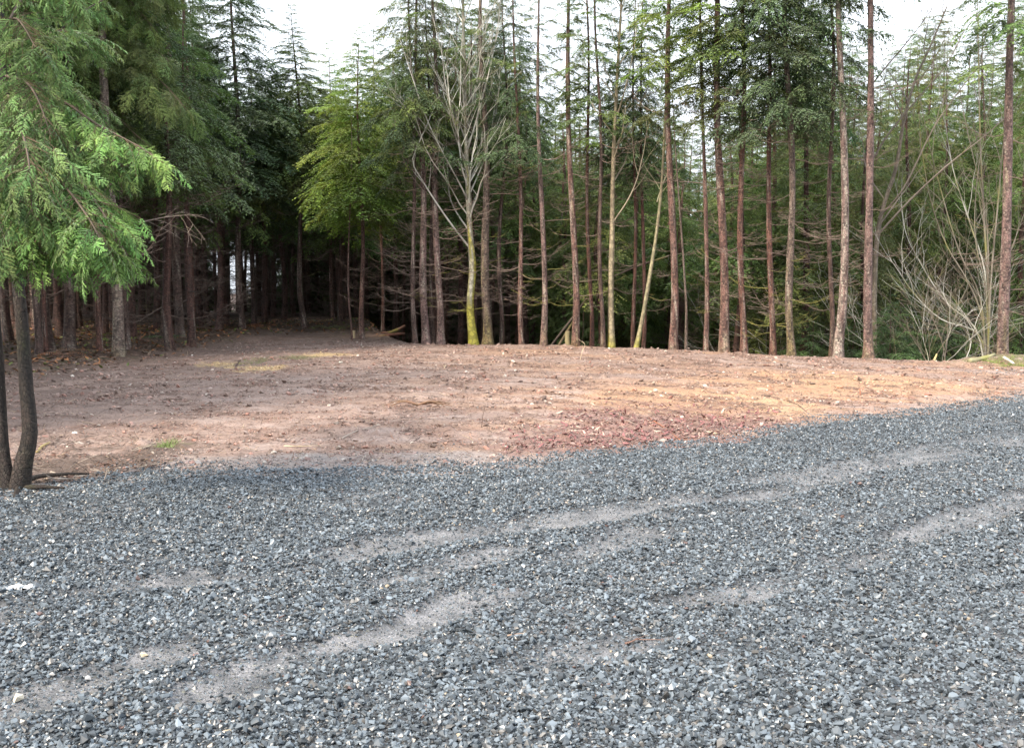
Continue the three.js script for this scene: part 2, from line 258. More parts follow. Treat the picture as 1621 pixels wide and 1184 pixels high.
{
  const xs = gridLines([[-300, -60, 30], [-60, -24, 3], [-24, -11, 0.35], [-11, 11.5, 0.045], [11.5, 24, 0.35], [24, 60, 3], [60, 300, 30]]);
  const ds = gridLines([[-300, -30, 30], [-30, -4, 3], [-4, 6, 0.5], [6, 14, 0.042], [14, 21, 0.055], [21, 28, 0.075], [28, 46, 0.3], [46, 90, 2], [90, 400, 30]]);
  const g = mesh('ground', sheet(xs, ds, (x, z) => land(x, z), soil, 2.6), M.earth); tag(g, 'graded pinkish brown earth of the clearing and the forest floor', null, null, 'structure');
  const gx = gridLines([[-60, -14, 2], [-14, -7, 0.12], [-7, 9, 0.05], [9, 16, 0.1], [16, 60, 2]]), gd = gridLines([[-40, 0, 1], [0, 2.4, 0.2], [2.4, 15, 0.045], [15, 21, 0.1]]);
  const bed = (x, z) => { const d = -z, k = Math.max(gravelIn(x, d), laneIn(x, d)), t = trackAt(x, d); return landBroad(x, z) + 0.4 * (landFine(x, z) + 0.07 * smooth(0.2, 1.2, gravelIn(x, d))) + lerp(-0.05, 0.014, smooth(-0.15, 0.9, k + 0.25 * noise(x * 3, z * 3, 12))) + t[1] + 0.012 * noise(x * 1.2, z * 1.2) + 0.006 * noise(x * 4, z * 4); };
  const tone = (x, z) => { const t = trackAt(x, -z)[0], n = finesAt(x, -z), c = [0.06, 0.065, 0.071], m = smooth(-0.12, 0.2, fbm(x * 6, z * 6, 3, 71)); mixTo(c, [0.35, 0.345, 0.345], clamp(t * (0.55 + 0.45 * m) + 0.75 * m * smooth(0.04, 0.26, n))); return c; };
  const road = mesh('gravel_road', sheet(gx, gd, bed, tone, 1.1, (x, d) => Math.max(gravelIn(x, d), laneIn(x, d)) > -0.35), M.grit); tag(road, 'blue grey bed of crushed rock fines under the loose gravel', null, null, 'structure');

  // ---- the loose crushed rock
  const r = rng(77), shapes = [];
  for (let k = 0; k < 12; k++) { const pts = []; for (let q = 0; q < 11; q++) { const a = r() * 6.283, e = Math.asin(2 * r() - 1), s = 0.42 + 0.13 * r(); pts.push(V(Math.cos(a) * Math.cos(e) * s * (0.85 + 0.5 * (k % 3) * 0.4), Math.sin(e) * s * (0.5 + 0.13 * (k % 4)), Math.sin(a) * Math.cos(e) * s)); } shapes.push(new ConvexGeometry(pts)); }
  const places = shapes.map(() => []), tints = shapes.map(() => []), q = new THREE.Quaternion(), e = new THREE.Euler();
  const put = (x, d, s) => {
    const t = trackAt(x, d)[0], n = finesAt(x, d);
    if (r() < 0.85 * t + 0.5 * smooth(0.06, 0.28, n)) { if (r() < 0.62) return; s *= 0.5; }
    const z = -d, k = Math.floor(r() * shapes.length), y = Math.max(bed(x, z), land(x, z)) + s * (0.75 * r() * r() - 0.04);
    q.setFromEuler(e.set((r() - 0.5) * 1.5, r() * 6.283, (r() - 0.5) * 1.5));
    places[k].push(new THREE.Matrix4().compose(V(x, y, z), q, V(s * (0.9 + 0.35 * r()), s * (0.7 + 0.6 * r()), s * (0.75 + 0.4 * r()))));
    const p = r(), g = 0.035 + 0.15 * Math.pow(r(), 1.7) + 0.05 * Math.pow(r(), 8);
    tints[k].push(p < 0.0012 ? [0.34, 0.28, 0.2] : p < 0.005 ? [0.28, 0.28, 0.28] : p < 0.008 ? [0.11, 0.07, 0.06] : p < 0.09 ? [g, g * 0.98, g * 0.94] : [g * 0.82, g * 0.99, g * 1.14]);
  };
  const size = () => 0.006 + 0.012 * r() * r() + 0.011 * r() + 0.021 * Math.pow(r(), 6);
  for (const [d0, d1, per, least] of [[2.3, 4, 10500, 0.006], [4, 6, 8600, 0.007], [6, 9, 6000, 0.0095], [9, 15.5, 3300, 0.0125]]) {
    const half = (d) => 0.56 * d + 0.9, count = per * (d1 - d0) * (half(d0) + half(d1));
    for (let k = 0; k < count; k++) { const d = lerp(d0, d1, r()), w = half(d1), x = (2 * r() - 1) * w; if (Math.abs(x) > half(d)) continue; const inside = gravelIn(x, d); const thin = noise(x * 1.3, d * 1.3, 15); if (inside < 0.25 && r() > Math.exp((inside - 0.2) * (6 - 7 * thin))) continue; put(x, d, Math.max(least, size()) * (inside < 0 ? 0.8 : 1)); }
  }
  for (let k = 0; k < 5200; k++) { const x = 7 + 5.5 * r(), d = 15.9 + 2.6 * r(); if (laneIn(x, d) > -0.1 + 0.4 * r()) put(x, d, Math.max(0.02, size())); }
  const loose = new THREE.Group(); loose.name = 'loose_gravel'; tag(loose, 'loose blue grey crushed rock covering the driveway', 'gravel', null, 'stuff'); scene.add(loose);
  shapes.forEach((s, k) => instances('crushed_rock', s, M.stone, places[k], loose, tints[k]));
}

// ------------------------------------------------------------------ foliage and branches, built once and shared
// a bough of a conifer, 2 m long, along +x: stem, side shoots, and needle-bearing twigs
function boughShape(seed, { droop = 0.3, lift = 0.1, shoots = 22, spread = 0.62, twig = 0.115, hang = 0.25, bare = 0.1, width = 0.038, step = 0.03 } = {}) {
  const r = rng(seed), s = new Shape(), L = 2, axis = (t) => V(t * L * (1 - 0.12 * droop * t), lift * t * L - droop * t * t * L, 0.09 * Math.sin(t * 4 + seed)), stem = [];
  for (let k = 0; k <= 6; k++) stem.push(axis(k / 6));
  s.color = [0.5, 0.3, 0.45]; s.tube(stem, stem.map((_, k) => 0.013 * (1 - k / 6.6)), 3);
  for (let side = -1; side <= 1; side += 2) for (let k = 0; k < shoots; k++) {
    const t = bare + (1 - bare) * Math.pow(r(), 0.85), p0 = axis(t), long = 0.35 + 0.8 * r(), len = spread * (0.2 + 0.95 * Math.sin(Math.PI * Math.pow(t, 0.75)) * (1 - 0.25 * t)) * long, ang = (0.6 + 0.6 * r()) * side, tip = hang * (0.5 + r()), out = V(Math.cos(ang), 0.5 * (r() - 0.45), Math.sin(ang)), sway = (r() - 0.5) * 0.5, at2 = (u) => p0.clone().addScaledVector(out, u * len).add(V(sway * u * u * len, -tip * u * u * len, 0));
    s.color = [0.45, 0.36, 0.4]; const a = at2(0), b = at2(0.5), c = at2(1), i0 = s.vertex(a.x, a.y, a.z), i1 = s.vertex(b.x, b.y + 0.004, b.z + 0.004), i2 = s.vertex(b.x, b.y - 0.004, b.z - 0.004), i3 = s.vertex(c.x, c.y, c.z); s.tri(i0, i1, i2); s.tri(i2, i1, i3);
    const n = Math.max(4, Math.round(len / step)), v0 = 0.7 + 0.55 * r();
    for (let m = 0; m < n; m++) {
      const u = 0.06 + 0.96 * (m + r() * 0.8) / n, q = at2(Math.min(1, u)), sd = m % 2 ? 1 : -1, a2 = ang + sd * (0.4 + 0.8 * r()) * (m === n - 1 ? 0.2 : 1), tl = twig * (0.45 + 0.85 * r()) * (1 - 0.35 * u), dir = V(Math.cos(a2), 0.1 - 0.75 * r() * r() - tip * u * 0.7, Math.sin(a2)).normalize(), acr = V(-dir.z, (r() - 0.5) * 1.5, dir.x).normalize().multiplyScalar(width * (0.35 + 0.3 * r()));
      const v = v0 * (0.65 + 0.6 * r()), y = r() * 0.4; s.color = [v * (0.94 + 0.4 * y), v, v * (1 - 0.5 * y)];
      const e = q.clone().addScaledVector(dir, tl), mid = q.clone().addScaledVector(dir, tl * 0.45); mid.y += 0.3 * width * (r() - 0.3);
      const j0 = s.vertex(q.x, q.y, q.z), j1 = s.vertex(mid.x + acr.x, mid.y + acr.y - 0.005, mid.z + acr.z), j2 = s.vertex(mid.x - acr.x, mid.y - acr.y - 0.005, mid.z - acr.z), j3 = s.vertex(e.x, e.y - 0.01, e.z); s.tri(j0, j1, j3); s.tri(j0, j3, j2);
    }
  }
  return s.build(false);
}
const hemlockBoughs = [1, 2, 3].map((k) => boughShape(100 + k, { droop: 0.28 + 0.07 * k, lift: 0.15, spread: 0.72, hang: 0.5 }));
const spruceBoughs = [1, 2, 3].map((k) => boughShape(200 + k, { droop: 0.16 + 0.08 * k, lift: 0.04, spread: 0.55, hang: 1.0, twig: 0.125 }));
const thinBoughs = [1, 2, 3].map((k) => boughShape(300 + k, { droop: 0.16 + 0.05 * k, lift: 0.12, spread: 0.55, shoots: 14, hang: 0.45, bare: 0.28, step: 0.032 }));
// a dead branch, about 1.4 m long, along +x, turning up at its end
function deadShape(seed, { twigs = 9, curve = 0.25, moss = 0 } = {}) {
  const r = rng(seed), s = new Shape(), L = 1.4, bend = curve * (0.6 + 0.8 * r()), sway = (r() - 0.5) * 0.6, axis = (t) => V(t * L, -0.2 * t * (1 - 0.5 * t) * L + bend * t * t * t * L + 0.03 * Math.sin(8 * t + seed), sway * t * t * L + 0.03 * Math.sin(6 * t + seed)), pts = [];
  for (let k = 0; k <= 7; k++) pts.push(axis(k / 7));
  const tint = () => { const v = 0.75 + 0.6 * r(); return moss > r() ? [0.20 * v, 0.19 * v, 0.05 * v] : [0.18 * v, 0.135 * v, 0.11 * v]; };
  s.color = tint(); s.tube(pts, pts.map((_, k) => 0.0115 * (1 - k / 8)), 4);
  for (let k = 0; k < twigs; k++) {
    const t = 0.2 + 0.78 * (k + r()) / twigs, p = axis(t), len = (0.16 + 0.42 * r()) * (1.15 - 0.5 * t), a = (0.5 + 0.7 * r()) * (k % 2 ? 1 : -1), up = (r() - 0.35) * 0.5, f = (u) => V(p.x + Math.cos(a) * len * u, p.y + len * u * up + 0.2 * len * u * u, p.z + Math.sin(a) * len * u), tw = [f(0), f(0.35), f(0.7), f(1)];
    s.color = tint(); s.tube(tw, [0.0046, 0.0038, 0.003, 0.0018], 3);
    for (let m = 0; m < 3; m++) { const u = 0.3 + 0.6 * r(), b = f(u), a2 = a + (r() < 0.5 ? -1 : 1) * (0.5 + 0.5 * r()), l2 = len * (0.2 + 0.3 * r()); s.tube([b, V(b.x + Math.cos(a2) * l2, b.y + l2 * (r() - 0.3) * 0.7, b.z + Math.sin(a2) * l2)], [0.0036, 0.002], 3); }
  }
  return s.build();
}
const deadBranches = [1, 2, 3, 4, 5].map((k) => deadShape(400 + k, { twigs: 6 + 2 * k, curve: 0.12 + 0.07 * k })), mossyBranches = [1, 2, 3].map((k) => deadShape(450 + k, { twigs: 5 + 2 * k, curve: 0.4, moss: 0.75 }));

// ------------------------------------------------------------------ trees
// a conifer's trunk with butt swell, sway and lean; colours: bark with moss and lichen that have their own ragged outlines
function trunkShape(seed, { height, radius, lean = 0, leanZ = 0, sway = 0.05, sides = 12, step = 0.35, bark = [0.30, 0.205, 0.185], moss = 0, lichen = 0.1, flare = 0.35, path }) {
  const r = rng(seed), f1 = 0.5 + r() * 0.6, f2 = r() * 6, f3 = r() * 6, pts = [], n = Math.ceil(height / step);
  for (let k = -1; k <= n; k++) { const h = k < 0 ? -0.5 : height * Math.pow(k / n, 1.08); const q = path ? path(Math.max(0, h)) : [lean * h, leanZ * h]; pts.push(V(q[0] + sway * Math.sin(h * f1 + f2) * Math.min(1, Math.max(0, h)), h, q[1] + sway * Math.sin(h * f1 * 0.8 + f3) * Math.min(1, Math.max(0, h)))); }
  const rad = (k, a, p) => { const h = Math.max(0, p.y), taper = Math.pow(Math.max(0.015, 1 - h / height), 0.75); return radius * (taper * (1 + 0.05 * Math.sin(a * 2 + h * 2.1 + f2) + 0.05 * noise(Math.cos(a) * 1.6 + seed, h * 2.3, Math.sin(a) * 1.6)) + flare * Math.exp(-h / 0.22) * (1 + 0.35 * Math.sin(a * 3 + f3)) + (p.y < 0 ? 0.25 : 0)); };
  const colour = (k, a, x, y, z) => { const ca = Math.cos(a), sa = Math.sin(a), n1 = fbm(ca * 1.2 + seed * 1.7, y * 0.9, 4, sa * 1.2), n2 = fbm(ca * 2.5 + seed * 3.1, y * 2.6, 3, sa * 2.5), c = [bark[0] * (1 + 0.5 * n1), bark[1] * (1 + 0.5 * n1), bark[2] * (1 + 0.6 * n1)]; mixTo(c, [0.55, 0.53, 0.48], clamp(smooth(0.22 - lichen, 0.4 - lichen, n2)) * 0.85); mixTo(c, [0.27, 0.25, 0.035], clamp(moss * 1.3) * smooth(0.55 - moss * 0.95, 0.75 - moss * 0.95, n2 * 0.9 + n1 * 0.8 + 0.55 * Math.exp(-Math.max(0, y) / (0.4 + 1.2 * moss)))); return c; };
  const s = new Shape(); s.tube(pts, rad, sides, { colour, girth: 1 }); for (let k = 1; k < s.u.length; k += 2) s.u[k] /= 1.2;
  const g = s.build(); g.userData = { axis: (h) => { const t = clamp(Math.pow(clamp(h / height), 1 / 1.08) * n + 1, 0, pts.length - 1), i = Math.min(pts.length - 2, Math.floor(t)); return pts[i].clone().lerp(pts[i + 1], t - i); }, radiusAt: (h) => radius * Math.pow(Math.max(0.015, 1 - h / height), 0.75) };
  return g;
}
const greens = { hemlock: [0.125, 0.205, 0.055], bright: [0.20, 0.30, 0.05], olive: [0.155, 0.21, 0.06], dark: [0.08, 0.13, 0.05], blue: [0.095, 0.155, 0.07], brown: [0.12, 0.09, 0.055] };
// boughs set round the stem between two heights
function crown(tree, trunk, seed, { from, to, length, count, kinds = hemlockBoughs, green = greens.hemlock, dip = -0.1, shape = 0.75, sparse = 0, tipUp = 0.5, least = 0.25 }) {
  const r = rng(seed), lots = kinds.map(() => []), tints = kinds.map(() => []); let turn = r() * 6.28;
  for (let k = 0; k < count; k++) {
    const t = (k + 0.7 * r()) / count, h = from + (to - from) * Math.pow(t, 0.9); turn += 2.399 + 0.5 * (r() - 0.5); if (r() < sparse) continue;
    const len = Math.max(least, length * Math.pow(1 - t, shape) * (0.65 + 0.5 * r()) * (0.8 + 0.2 * smooth(0, 0.12, t))), pitch = dip + tipUp * t * t + 0.25 * (r() - 0.5), p = trunk.userData.axis(h), dir = V(Math.cos(turn) * Math.cos(pitch), Math.sin(pitch), Math.sin(turn) * Math.cos(pitch)), m = Math.floor(r() * kinds.length), v = 0.72 + 0.6 * r(), y = 0.85 + 0.3 * r();
    lots[m].push(frame(p, dir, V(len / 2, len / 2 * (0.8 + 0.4 * r()), len / 2 * (0.85 + 0.35 * r())), (r() - 0.5) * 0.5)); tints[m].push([green[0] * v * y, green[1] * v, green[2] * v]);
  }
  const g = new THREE.Group(); g.name = 'crown'; g.userData.kind = 'stuff'; tree.add(g);
  kinds.forEach((b, k) => lots[k].length && instances('foliage', b, M.needle, lots[k], g, tints[k]));
}
function deadOn(tree, trunk, seed, { from, to, count, length = 1.2, mossy = 0, single = true, dip = 0.05 }) {
  const r = rng(seed), lots = new Map(); let turn = r() * 6.28;
  for (let k = 0; k < count; k++) {
    const h = from + (to - from) * (k + r()) / count; turn += 2.2 + r(); const p = trunk.userData.axis(h), pool = r() < mossy * smooth(5, 1, h) ? mossyBranches : deadBranches, shape = pool[Math.floor(r() * pool.length)], pitch = dip + 0.5 * (r() - 0.6), dir = V(Math.cos(turn) * Math.cos(pitch), Math.sin(pitch), Math.sin(turn) * Math.cos(pitch)), s = length / 1.4 * (0.16 + 1.0 * Math.pow(r(), 1.25)), m = frame(p, dir, V(s, s, s), (r() - 0.5) * 0.8);
    if (single) { const b = mesh('dead_branch', shape, M.twig, tree); b.applyMatrix4(m); } else { if (!lots.has(shape)) lots.set(shape, []); lots.get(shape).push(m); }
  }
  for (const [shape, list] of lots) instances('dead_twigs', shape, M.twig, list, tree, list.map((_, k) => { const v = 0.42 + 0.2 * ((k * 0.618) % 1); return [v, v * 0.95, v * 0.92]; }));  // same branches tinted darker inside the wood, its shade put into the colour
}
let treeSeed = 1000;
function conifer(name, label, group, { px, py, w, top, depth, height = 13, bark, moss, lichen, sway, crownAt, dead, flare }) {
  const seed = treeSeed += 17, g0 = depth ? at(px, py, depth) : ground(px, py), d = -g0.z + (depth ? 0 : 0.35), b = at(px, py, d); b.y = landBroad(b.x, b.z);
  const t = at(top ?? px, 0, d), lean = (t.x - b.x) / (t.y - b.y), tree = thing(name, label, 'tree', b, group), radius = w / FOCAL * d / 2;
  const trunk = trunkShape(seed, { height, radius: radius * 0.98, lean, leanZ: 0.01 * Math.sin(seed), bark, moss, lichen, sway, flare }), tm = mesh('trunk', trunk, M.bark, tree);
  if (dead) deadOn(tree, trunk, seed + 1, dead);
  if (crownAt) crown(tree, trunk, seed + 2, { to: height - 0.1, ...crownAt });
  return tree;
}
const red = [0.26, 0.162, 0.14], plum = [0.29, 0.215, 0.205], grey = [0.25, 0.21, 0.18], dim = [0.16, 0.11, 0.095], rust = [0.22, 0.115, 0.09];
const high = (from, count = 46, length = 2.1, more = {}) => ({ from: from - 0.1, count: Math.round(count * 1.5), length: length * 0.98, kinds: [...thinBoughs, ...hemlockBoughs], green: greens.olive, ...more });
const edge = 'conifers along the edge of the clearing';
const rows = [
  // left edge
  ['spruce_tree', 'lichen-flecked grey trunk with mossy foot at the left edge of the clearing', { px: 187, py: 571, w: 18, top: 160, height: 15, bark: grey, lichen: 0.22, moss: 0.2, dead: { from: 1.2, to: 4, count: 10, length: 1.6 }, crownAt: { from: 7.4, count: 60, length: 2.4, kinds: hemlockBoughs, green: greens.olive } }],
  ['spruce_tree', 'thin straight reddish trunk just left of the lichen-flecked grey trunk', { px: 158, py: 567, w: 9, top: 140, height: 12, bark: rust, dead: { from: 1.5, to: 4, count: 8 }, crownAt: { from: 4, count: 50, length: 1.8, kinds: hemlockBoughs, green: greens.dark } }],
  ['spruce_tree', 'purplish trunk standing close behind the lichen-flecked grey trunk', { px: 201, py: 560, w: 11, top: 185, height: 13, bark: dim, dead: { from: 1.5, to: 4, count: 10 }, crownAt: { from: 3.6, count: 60, length: 2.2, kinds: spruceBoughs, green: greens.blue } }],
  ['spruce_tree', 'dark broad trunk under the tips of the nearest hanging boughs', { px: 110, py: 566, w: 18, top: 84, height: 14, bark: dim, dead: { from: 1.2, to: 4, count: 10 }, crownAt: { from: 3, count: 70, length: 2.6, kinds: hemlockBoughs, green: greens.hemlock } }],
  ['spruce_tree', 'twin slim dark trunk nearest the bent double-stemmed tree', { px: 62, py: 572, w: 11, top: 30, height: 13, bark: dim, dead: { from: 1, to: 3.5, count: 12 }, crownAt: { from: 2.8, count: 60, length: 2.4, green: greens.hemlock } }],
  ['spruce_tree', 'thin red trunk beside the slim dark trunk under the hanging boughs', { px: 73, py: 570, w: 7, top: 44, height: 12, bark: rust, dead: { from: 1, to: 3.5, count: 8 }, crownAt: { from: 3.2, count: 50, length: 1.8, green: greens.dark } }],
  ['spruce_tree', 'brown trunk behind the earth where the left bank begins to rise', { px: 285, py: 541, w: 14, top: 266, height: 15, bark: dim, lichen: 0.14, dead: { from: 1.2, to: 4.6, count: 14 }, crownAt: { from: 4, count: 70, length: 2.6, kinds: spruceBoughs, green: greens.blue } }],
  ['spruce_tree', 'slim dim trunk left of the brown trunk on the rising bank', { px: 260, py: 536, w: 9, top: 248, height: 12, bark: dim, dead: { from: 1.2, to: 4, count: 10 }, crownAt: { from: 4, count: 50, length: 1.9, kinds: hemlockBoughs, green: greens.dark } }],
  ['spruce_tree', 'slim reddish trunk right of the brown trunk on the rising bank', { px: 303, py: 533, w: 10, top: 292, height: 13, bark: rust, dead: { from: 1.2, to: 4, count: 10 }, crownAt: { from: 4.2, count: 50, length: 1.8, kinds: hemlockBoughs, green: greens.blue } }],
  ['spruce_tree', 'straight trunk above the sawdust with ragged crown against white sky', { px: 383, py: 529, w: 11, top: 369, height: 12.5, bark: dim, lichen: 0.14, dead: { from: 1.5, to: 5, count: 16 }, crownAt: { from: 4.0, count: 150, length: 2.7, kinds: hemlockBoughs, green: greens.blue } }],
  ['spruce_tree', 'thin dark trunk right of the straight trunk above the sawdust', { px: 402, py: 521, w: 8, top: 392, height: 8.6, bark: dim, dead: { from: 1.5, to: 4.4, count: 10 }, crownAt: { from: 4.3, count: 46, length: 1.6, kinds: hemlockBoughs, green: greens.hemlock } }],
  ['hemlock_tree', 'pointed pale green conifer whose thin top stands free against the sky', { px: 482, py: 526, w: 9, top: 463, height: 10.1, bark: dim, lichen: 0.12, sway: 0.1, dead: { from: 1.5, to: 4.8, count: 18, mossy: 0.3 }, crownAt: { from: 4.1, count: 170, length: 2.6, kinds: hemlockBoughs, green: greens.olive, shape: 0.9 } }],
  ['hemlock_tree', 'slim red trunk left of the low bright green boughs', { px: 527, py: 521, w: 6, top: 519, height: 9.3, bark: red, dead: { from: 1, to: 4.6, count: 16, length: 1 }, crownAt: { from: 4.5, count: 80, length: 1.9, kinds: hemlockBoughs, green: greens.bright, shape: 0.9 } }],
  ['hemlock_tree', 'red-barked conifer carrying low bright green boughs beside the spruces', { px: 573, py: 537, w: 8.5, top: 567, height: 8.6, bark: red, dead: { from: 0.8, to: 3.6, count: 22, length: 1.1 }, crownAt: { from: 3.3, count: 130, length: 2.4, kinds: hemlockBoughs, green: greens.bright, shape: 0.8 } }],
  ['hemlock_tree', 'thread-thin pale sapling stem left of the bright green boughs', { px: 557, py: 540, w: 3.2, top: 548, height: 6.5, bark: red, sway: 0.08, dead: { from: 1.5, to: 4, count: 6, length: 0.6 } }],
  ['spruce_tree', 'thin bent trunk over the heap of torn red wood', { px: 606, py: 528, w: 6, top: 590, height: 9.4, bark: rust, dead: { from: 0.8, to: 4, count: 22, length: 1.1 }, crownAt: { from: 3.8, count: 80, length: 1.9, kinds: hemlockBoughs, green: greens.hemlock } }],
  ['spruce_tree', 'slim dark trunk left of the pair of plum-coloured spruce trunks', { px: 657, py: 545, w: 8, top: 650, height: 11, bark: dim, dead: { from: 0.8, to: 4.5, count: 22 }, crownAt: { from: 4.2, count: 60, length: 1.9, kinds: spruceBoughs, green: greens.dark } }],
  ['spruce_tree', 'plum-coloured spruce with many dead twigs, left of a close pair', { px: 675, py: 545, w: 13, top: 658, height: 10.5, bark: plum, lichen: 0.12, dead: { from: 0.9, to: 4.8, count: 34, length: 1.5, mossy: 0.25 }, crownAt: { from: 5.0, count: 80, length: 1.7, kinds: spruceBoughs, green: greens.olive, shape: 0.6 } }],
  ['spruce_tree', 'thin trunk squeezed between the pair of plum-coloured spruces', { px: 686, py: 543, w: 8, top: 676, height: 10, bark: dim, dead: { from: 0.9, to: 4.5, count: 14 }, crownAt: { from: 4.4, count: 50, length: 1.6, kinds: spruceBoughs, green: greens.dark } }],
  ['spruce_tree', 'plum-coloured spruce with many dead twigs, right of a close pair', { px: 697, py: 545, w: 12, top: 684, height: 11.5, bark: plum, lichen: 0.12, dead: { from: 0.9, to: 5.2, count: 32, length: 1.5, mossy: 0.35 }, crownAt: { from: 5.6, count: 70, length: 1.5, kinds: spruceBoughs, green: greens.olive } }],
  ['spruce_tree', 'stout grey trunk with mossy swollen foot right of the yellow-mossed alder', { px: 773, py: 545, w: 15, top: 762, height: 11.5, bark: grey, moss: 0.38, lichen: 0.1, flare: 0.6, dead: { from: 1, to: 8, count: 46, length: 1.6, mossy: 0.3, dip: 0.15 }, crownAt: { from: 6.2, count: 70, length: 1.7, kinds: thinBoughs, green: greens.olive, sparse: 0.25 } }],
  ['spruce_tree', 'thin leaning trunk just right of the stout grey mossy trunk', { px: 793, py: 543, w: 8, top: 800, height: 10.5, bark: dim, moss: 0.2, sway: 0.09, dead: { from: 0.8, to: 4.4, count: 20 }, crownAt: { from: 4.6, count: 80, length: 1.5, kinds: spruceBoughs, green: greens.blue } }],
  ['spruce_tree', 'reddish slim trunk midway between stout grey trunk and lone sky-backed trunk', { px: 826, py: 546, w: 8.5, top: 815, height: 10.5, bark: red, dead: { from: 0.8, to: 4.4, count: 20, mossy: 0.2 }, crownAt: { from: 4.2, count: 80, length: 1.6, kinds: spruceBoughs, green: greens.blue } }],
  ['spruce_tree', 'trunk with curved mossy dead limbs, its upper stem bare against white sky', { px: 861, py: 548, w: 10, top: 852, height: 10.5, bark: plum, moss: 0.22, lichen: 0.18, dead: { from: 0.9, to: 5, count: 18, mossy: 0.85, length: 1.2, dip: 0.1 }, crownAt: high(5.8, 40, 0.9, { least: 0.4 }) }],
  ['spruce_tree', 'freckled trunk with green foot beside the sawn post', { px: 911, py: 549, w: 11.5, top: 899, height: 13, bark: red, moss: 0.3, lichen: 0.2, dead: { from: 0.9, to: 6.4, count: 22, mossy: 0.4 }, crownAt: high(6.0, 40, 1.0) }],
  ['spruce_tree', 'narrow dark red trunk between freckled trunk and pale lichened alder, left one', { px: 937, py: 547, w: 7, top: 927, height: 12, bark: rust, dead: { from: 0.9, to: 5.6, count: 20 }, crownAt: high(5.4, 50, 1.4, { green: greens.bright }) }],
  ['spruce_tree', 'narrow brown trunk next left of the pale lichened alder', { px: 955, py: 550, w: 7.5, top: 944, height: 12, bark: dim, moss: 0.15, dead: { from: 0.9, to: 5.6, count: 18 }, crownAt: high(5.2, 50, 1.5, { green: greens.hemlock }) }],
  ['spruce_tree', 'dim red trunk behind the leaning pale stem', { px: 1003, py: 546, w: 7, top: 1006, height: 10, bark: rust, dead: { from: 0.9, to: 5, count: 18 }, crownAt: high(4.6, 60, 1.7, { green: greens.dark, kinds: spruceBoughs }) }],
  ['spruce_tree', 'second dim red trunk between leaning pale stem and wet red trunk', { px: 1018, py: 546, w: 7, top: 1019, height: 10, bark: rust, dead: { from: 0.9, to: 5, count: 12 }, crownAt: high(4.8, 50, 1.6, { green: greens.dark, kinds: spruceBoughs }) }],
  ['spruce_tree', 'wet red trunk with grey foot right of the leaning pale stem', { px: 1066, py: 555, w: 13, top: 1058, height: 13, bark: red, moss: 0.14, lichen: 0.16, dead: { from: 0.9, to: 6.4, count: 24, mossy: 0.4, length: 1 }, crownAt: high(6.1, 56, 1.6, { green: greens.bright }) }],
  ['spruce_tree', 'thread-thin dead pole right of the wet red trunk', { px: 1086, py: 556, w: 4.2, top: 1062, height: 7, bark: grey, dead: { from: 1.5, to: 5, count: 5, length: 0.6 } }],
  ['spruce_tree', 'slender red trunk close left of the thickest ringed red trunk', { px: 1118, py: 557, w: 8, top: 1113, height: 12, bark: red, moss: 0.1, lichen: 0.12, dead: { from: 0.9, to: 6, count: 22, mossy: 0.3 }, crownAt: high(5, 70, 1.8, { green: greens.olive }) }],
  ['spruce_tree', 'thickest ringed red trunk with green boughs high beside it', { px: 1147, py: 559, w: 15, top: 1134, height: 14, bark: red, moss: 0.2, lichen: 0.14, dead: { from: 0.9, to: 6, count: 26, mossy: 0.25, dip: 0.2 }, crownAt: high(6.1, 60, 1.9, { green: greens.bright }) }],
  ['spruce_tree', 'straight dark red trunk right of the thickest ringed red trunk', { px: 1178, py: 560, w: 11, top: 1172, height: 13, bark: rust, lichen: 0.14, dead: { from: 0.9, to: 6, count: 26 }, crownAt: high(5.6, 70, 1.9, { green: greens.olive }) }],
  ['spruce_tree', 'brown trunk with branchy foot, left of a mossy-footed trunk', { px: 1224, py: 562, w: 10, top: 1217, height: 13, bark: rust, moss: 0.14, dead: { from: 0.5, to: 5.6, count: 30, mossy: 0.35 }, crownAt: high(5.0, 80, 2.0, { green: greens.blue, kinds: spruceBoughs }) }],
  ['spruce_tree', 'brown trunk with bright mossy foot and mossy side twigs', { px: 1254, py: 564, w: 12.5, top: 1247, height: 14, bark: grey, moss: 0.36, lichen: 0.14, dead: { from: 0.5, to: 5.6, count: 30, mossy: 0.6 }, crownAt: high(5.0, 84, 2.2, { green: greens.blue, kinds: spruceBoughs }) }],
  ['spruce_tree', 'slim dark trunk behind the leaning white-flecked trunk', { px: 1317, py: 564, w: 8.5, top: 1314, height: 13, bark: dim, moss: 0.2, dead: { from: 0.8, to: 5.6, count: 24, mossy: 0.3 }, crownAt: high(5.4, 60, 1.7, { green: greens.dark, kinds: spruceBoughs }) }],
  ['spruce_tree', 'leaning wet trunk, its upper half covered in white flecks', { px: 1327, py: 567, w: 14.5, top: 1334, height: 13, bark: plum, lichen: 0.34, sway: 0.09, dead: { from: 1.4, to: 6, count: 22, mossy: 0.15, length: 1.3 }, crownAt: high(7.8, 50, 1.6) }],
  ['spruce_tree', 'smooth purple grey trunk with mossy flared foot right of the leaning one', { px: 1376, py: 569, w: 14.5, top: 1378, height: 14, bark: plum, lichen: 0.04, moss: 0.24, flare: 0.5, sway: 0.03, dead: { from: 1.4, to: 6, count: 14, length: 1.1 }, crownAt: high(7.8, 50, 1.6) }],
  ['spruce_tree', 'big reddish purple trunk rising from a mossy mound at the right', { px: 1588, py: 572, w: 17.5, top: 1601, height: 14, bark: plum, moss: 0.3, lichen: 0.12, flare: 0.55, sway: 0.02, dead: { from: 0.9, to: 5, count: 22, length: 1.4, mossy: 0.2 }, crownAt: high(5.9, 46, 2.0, { green: greens.hemlock }) }],
];
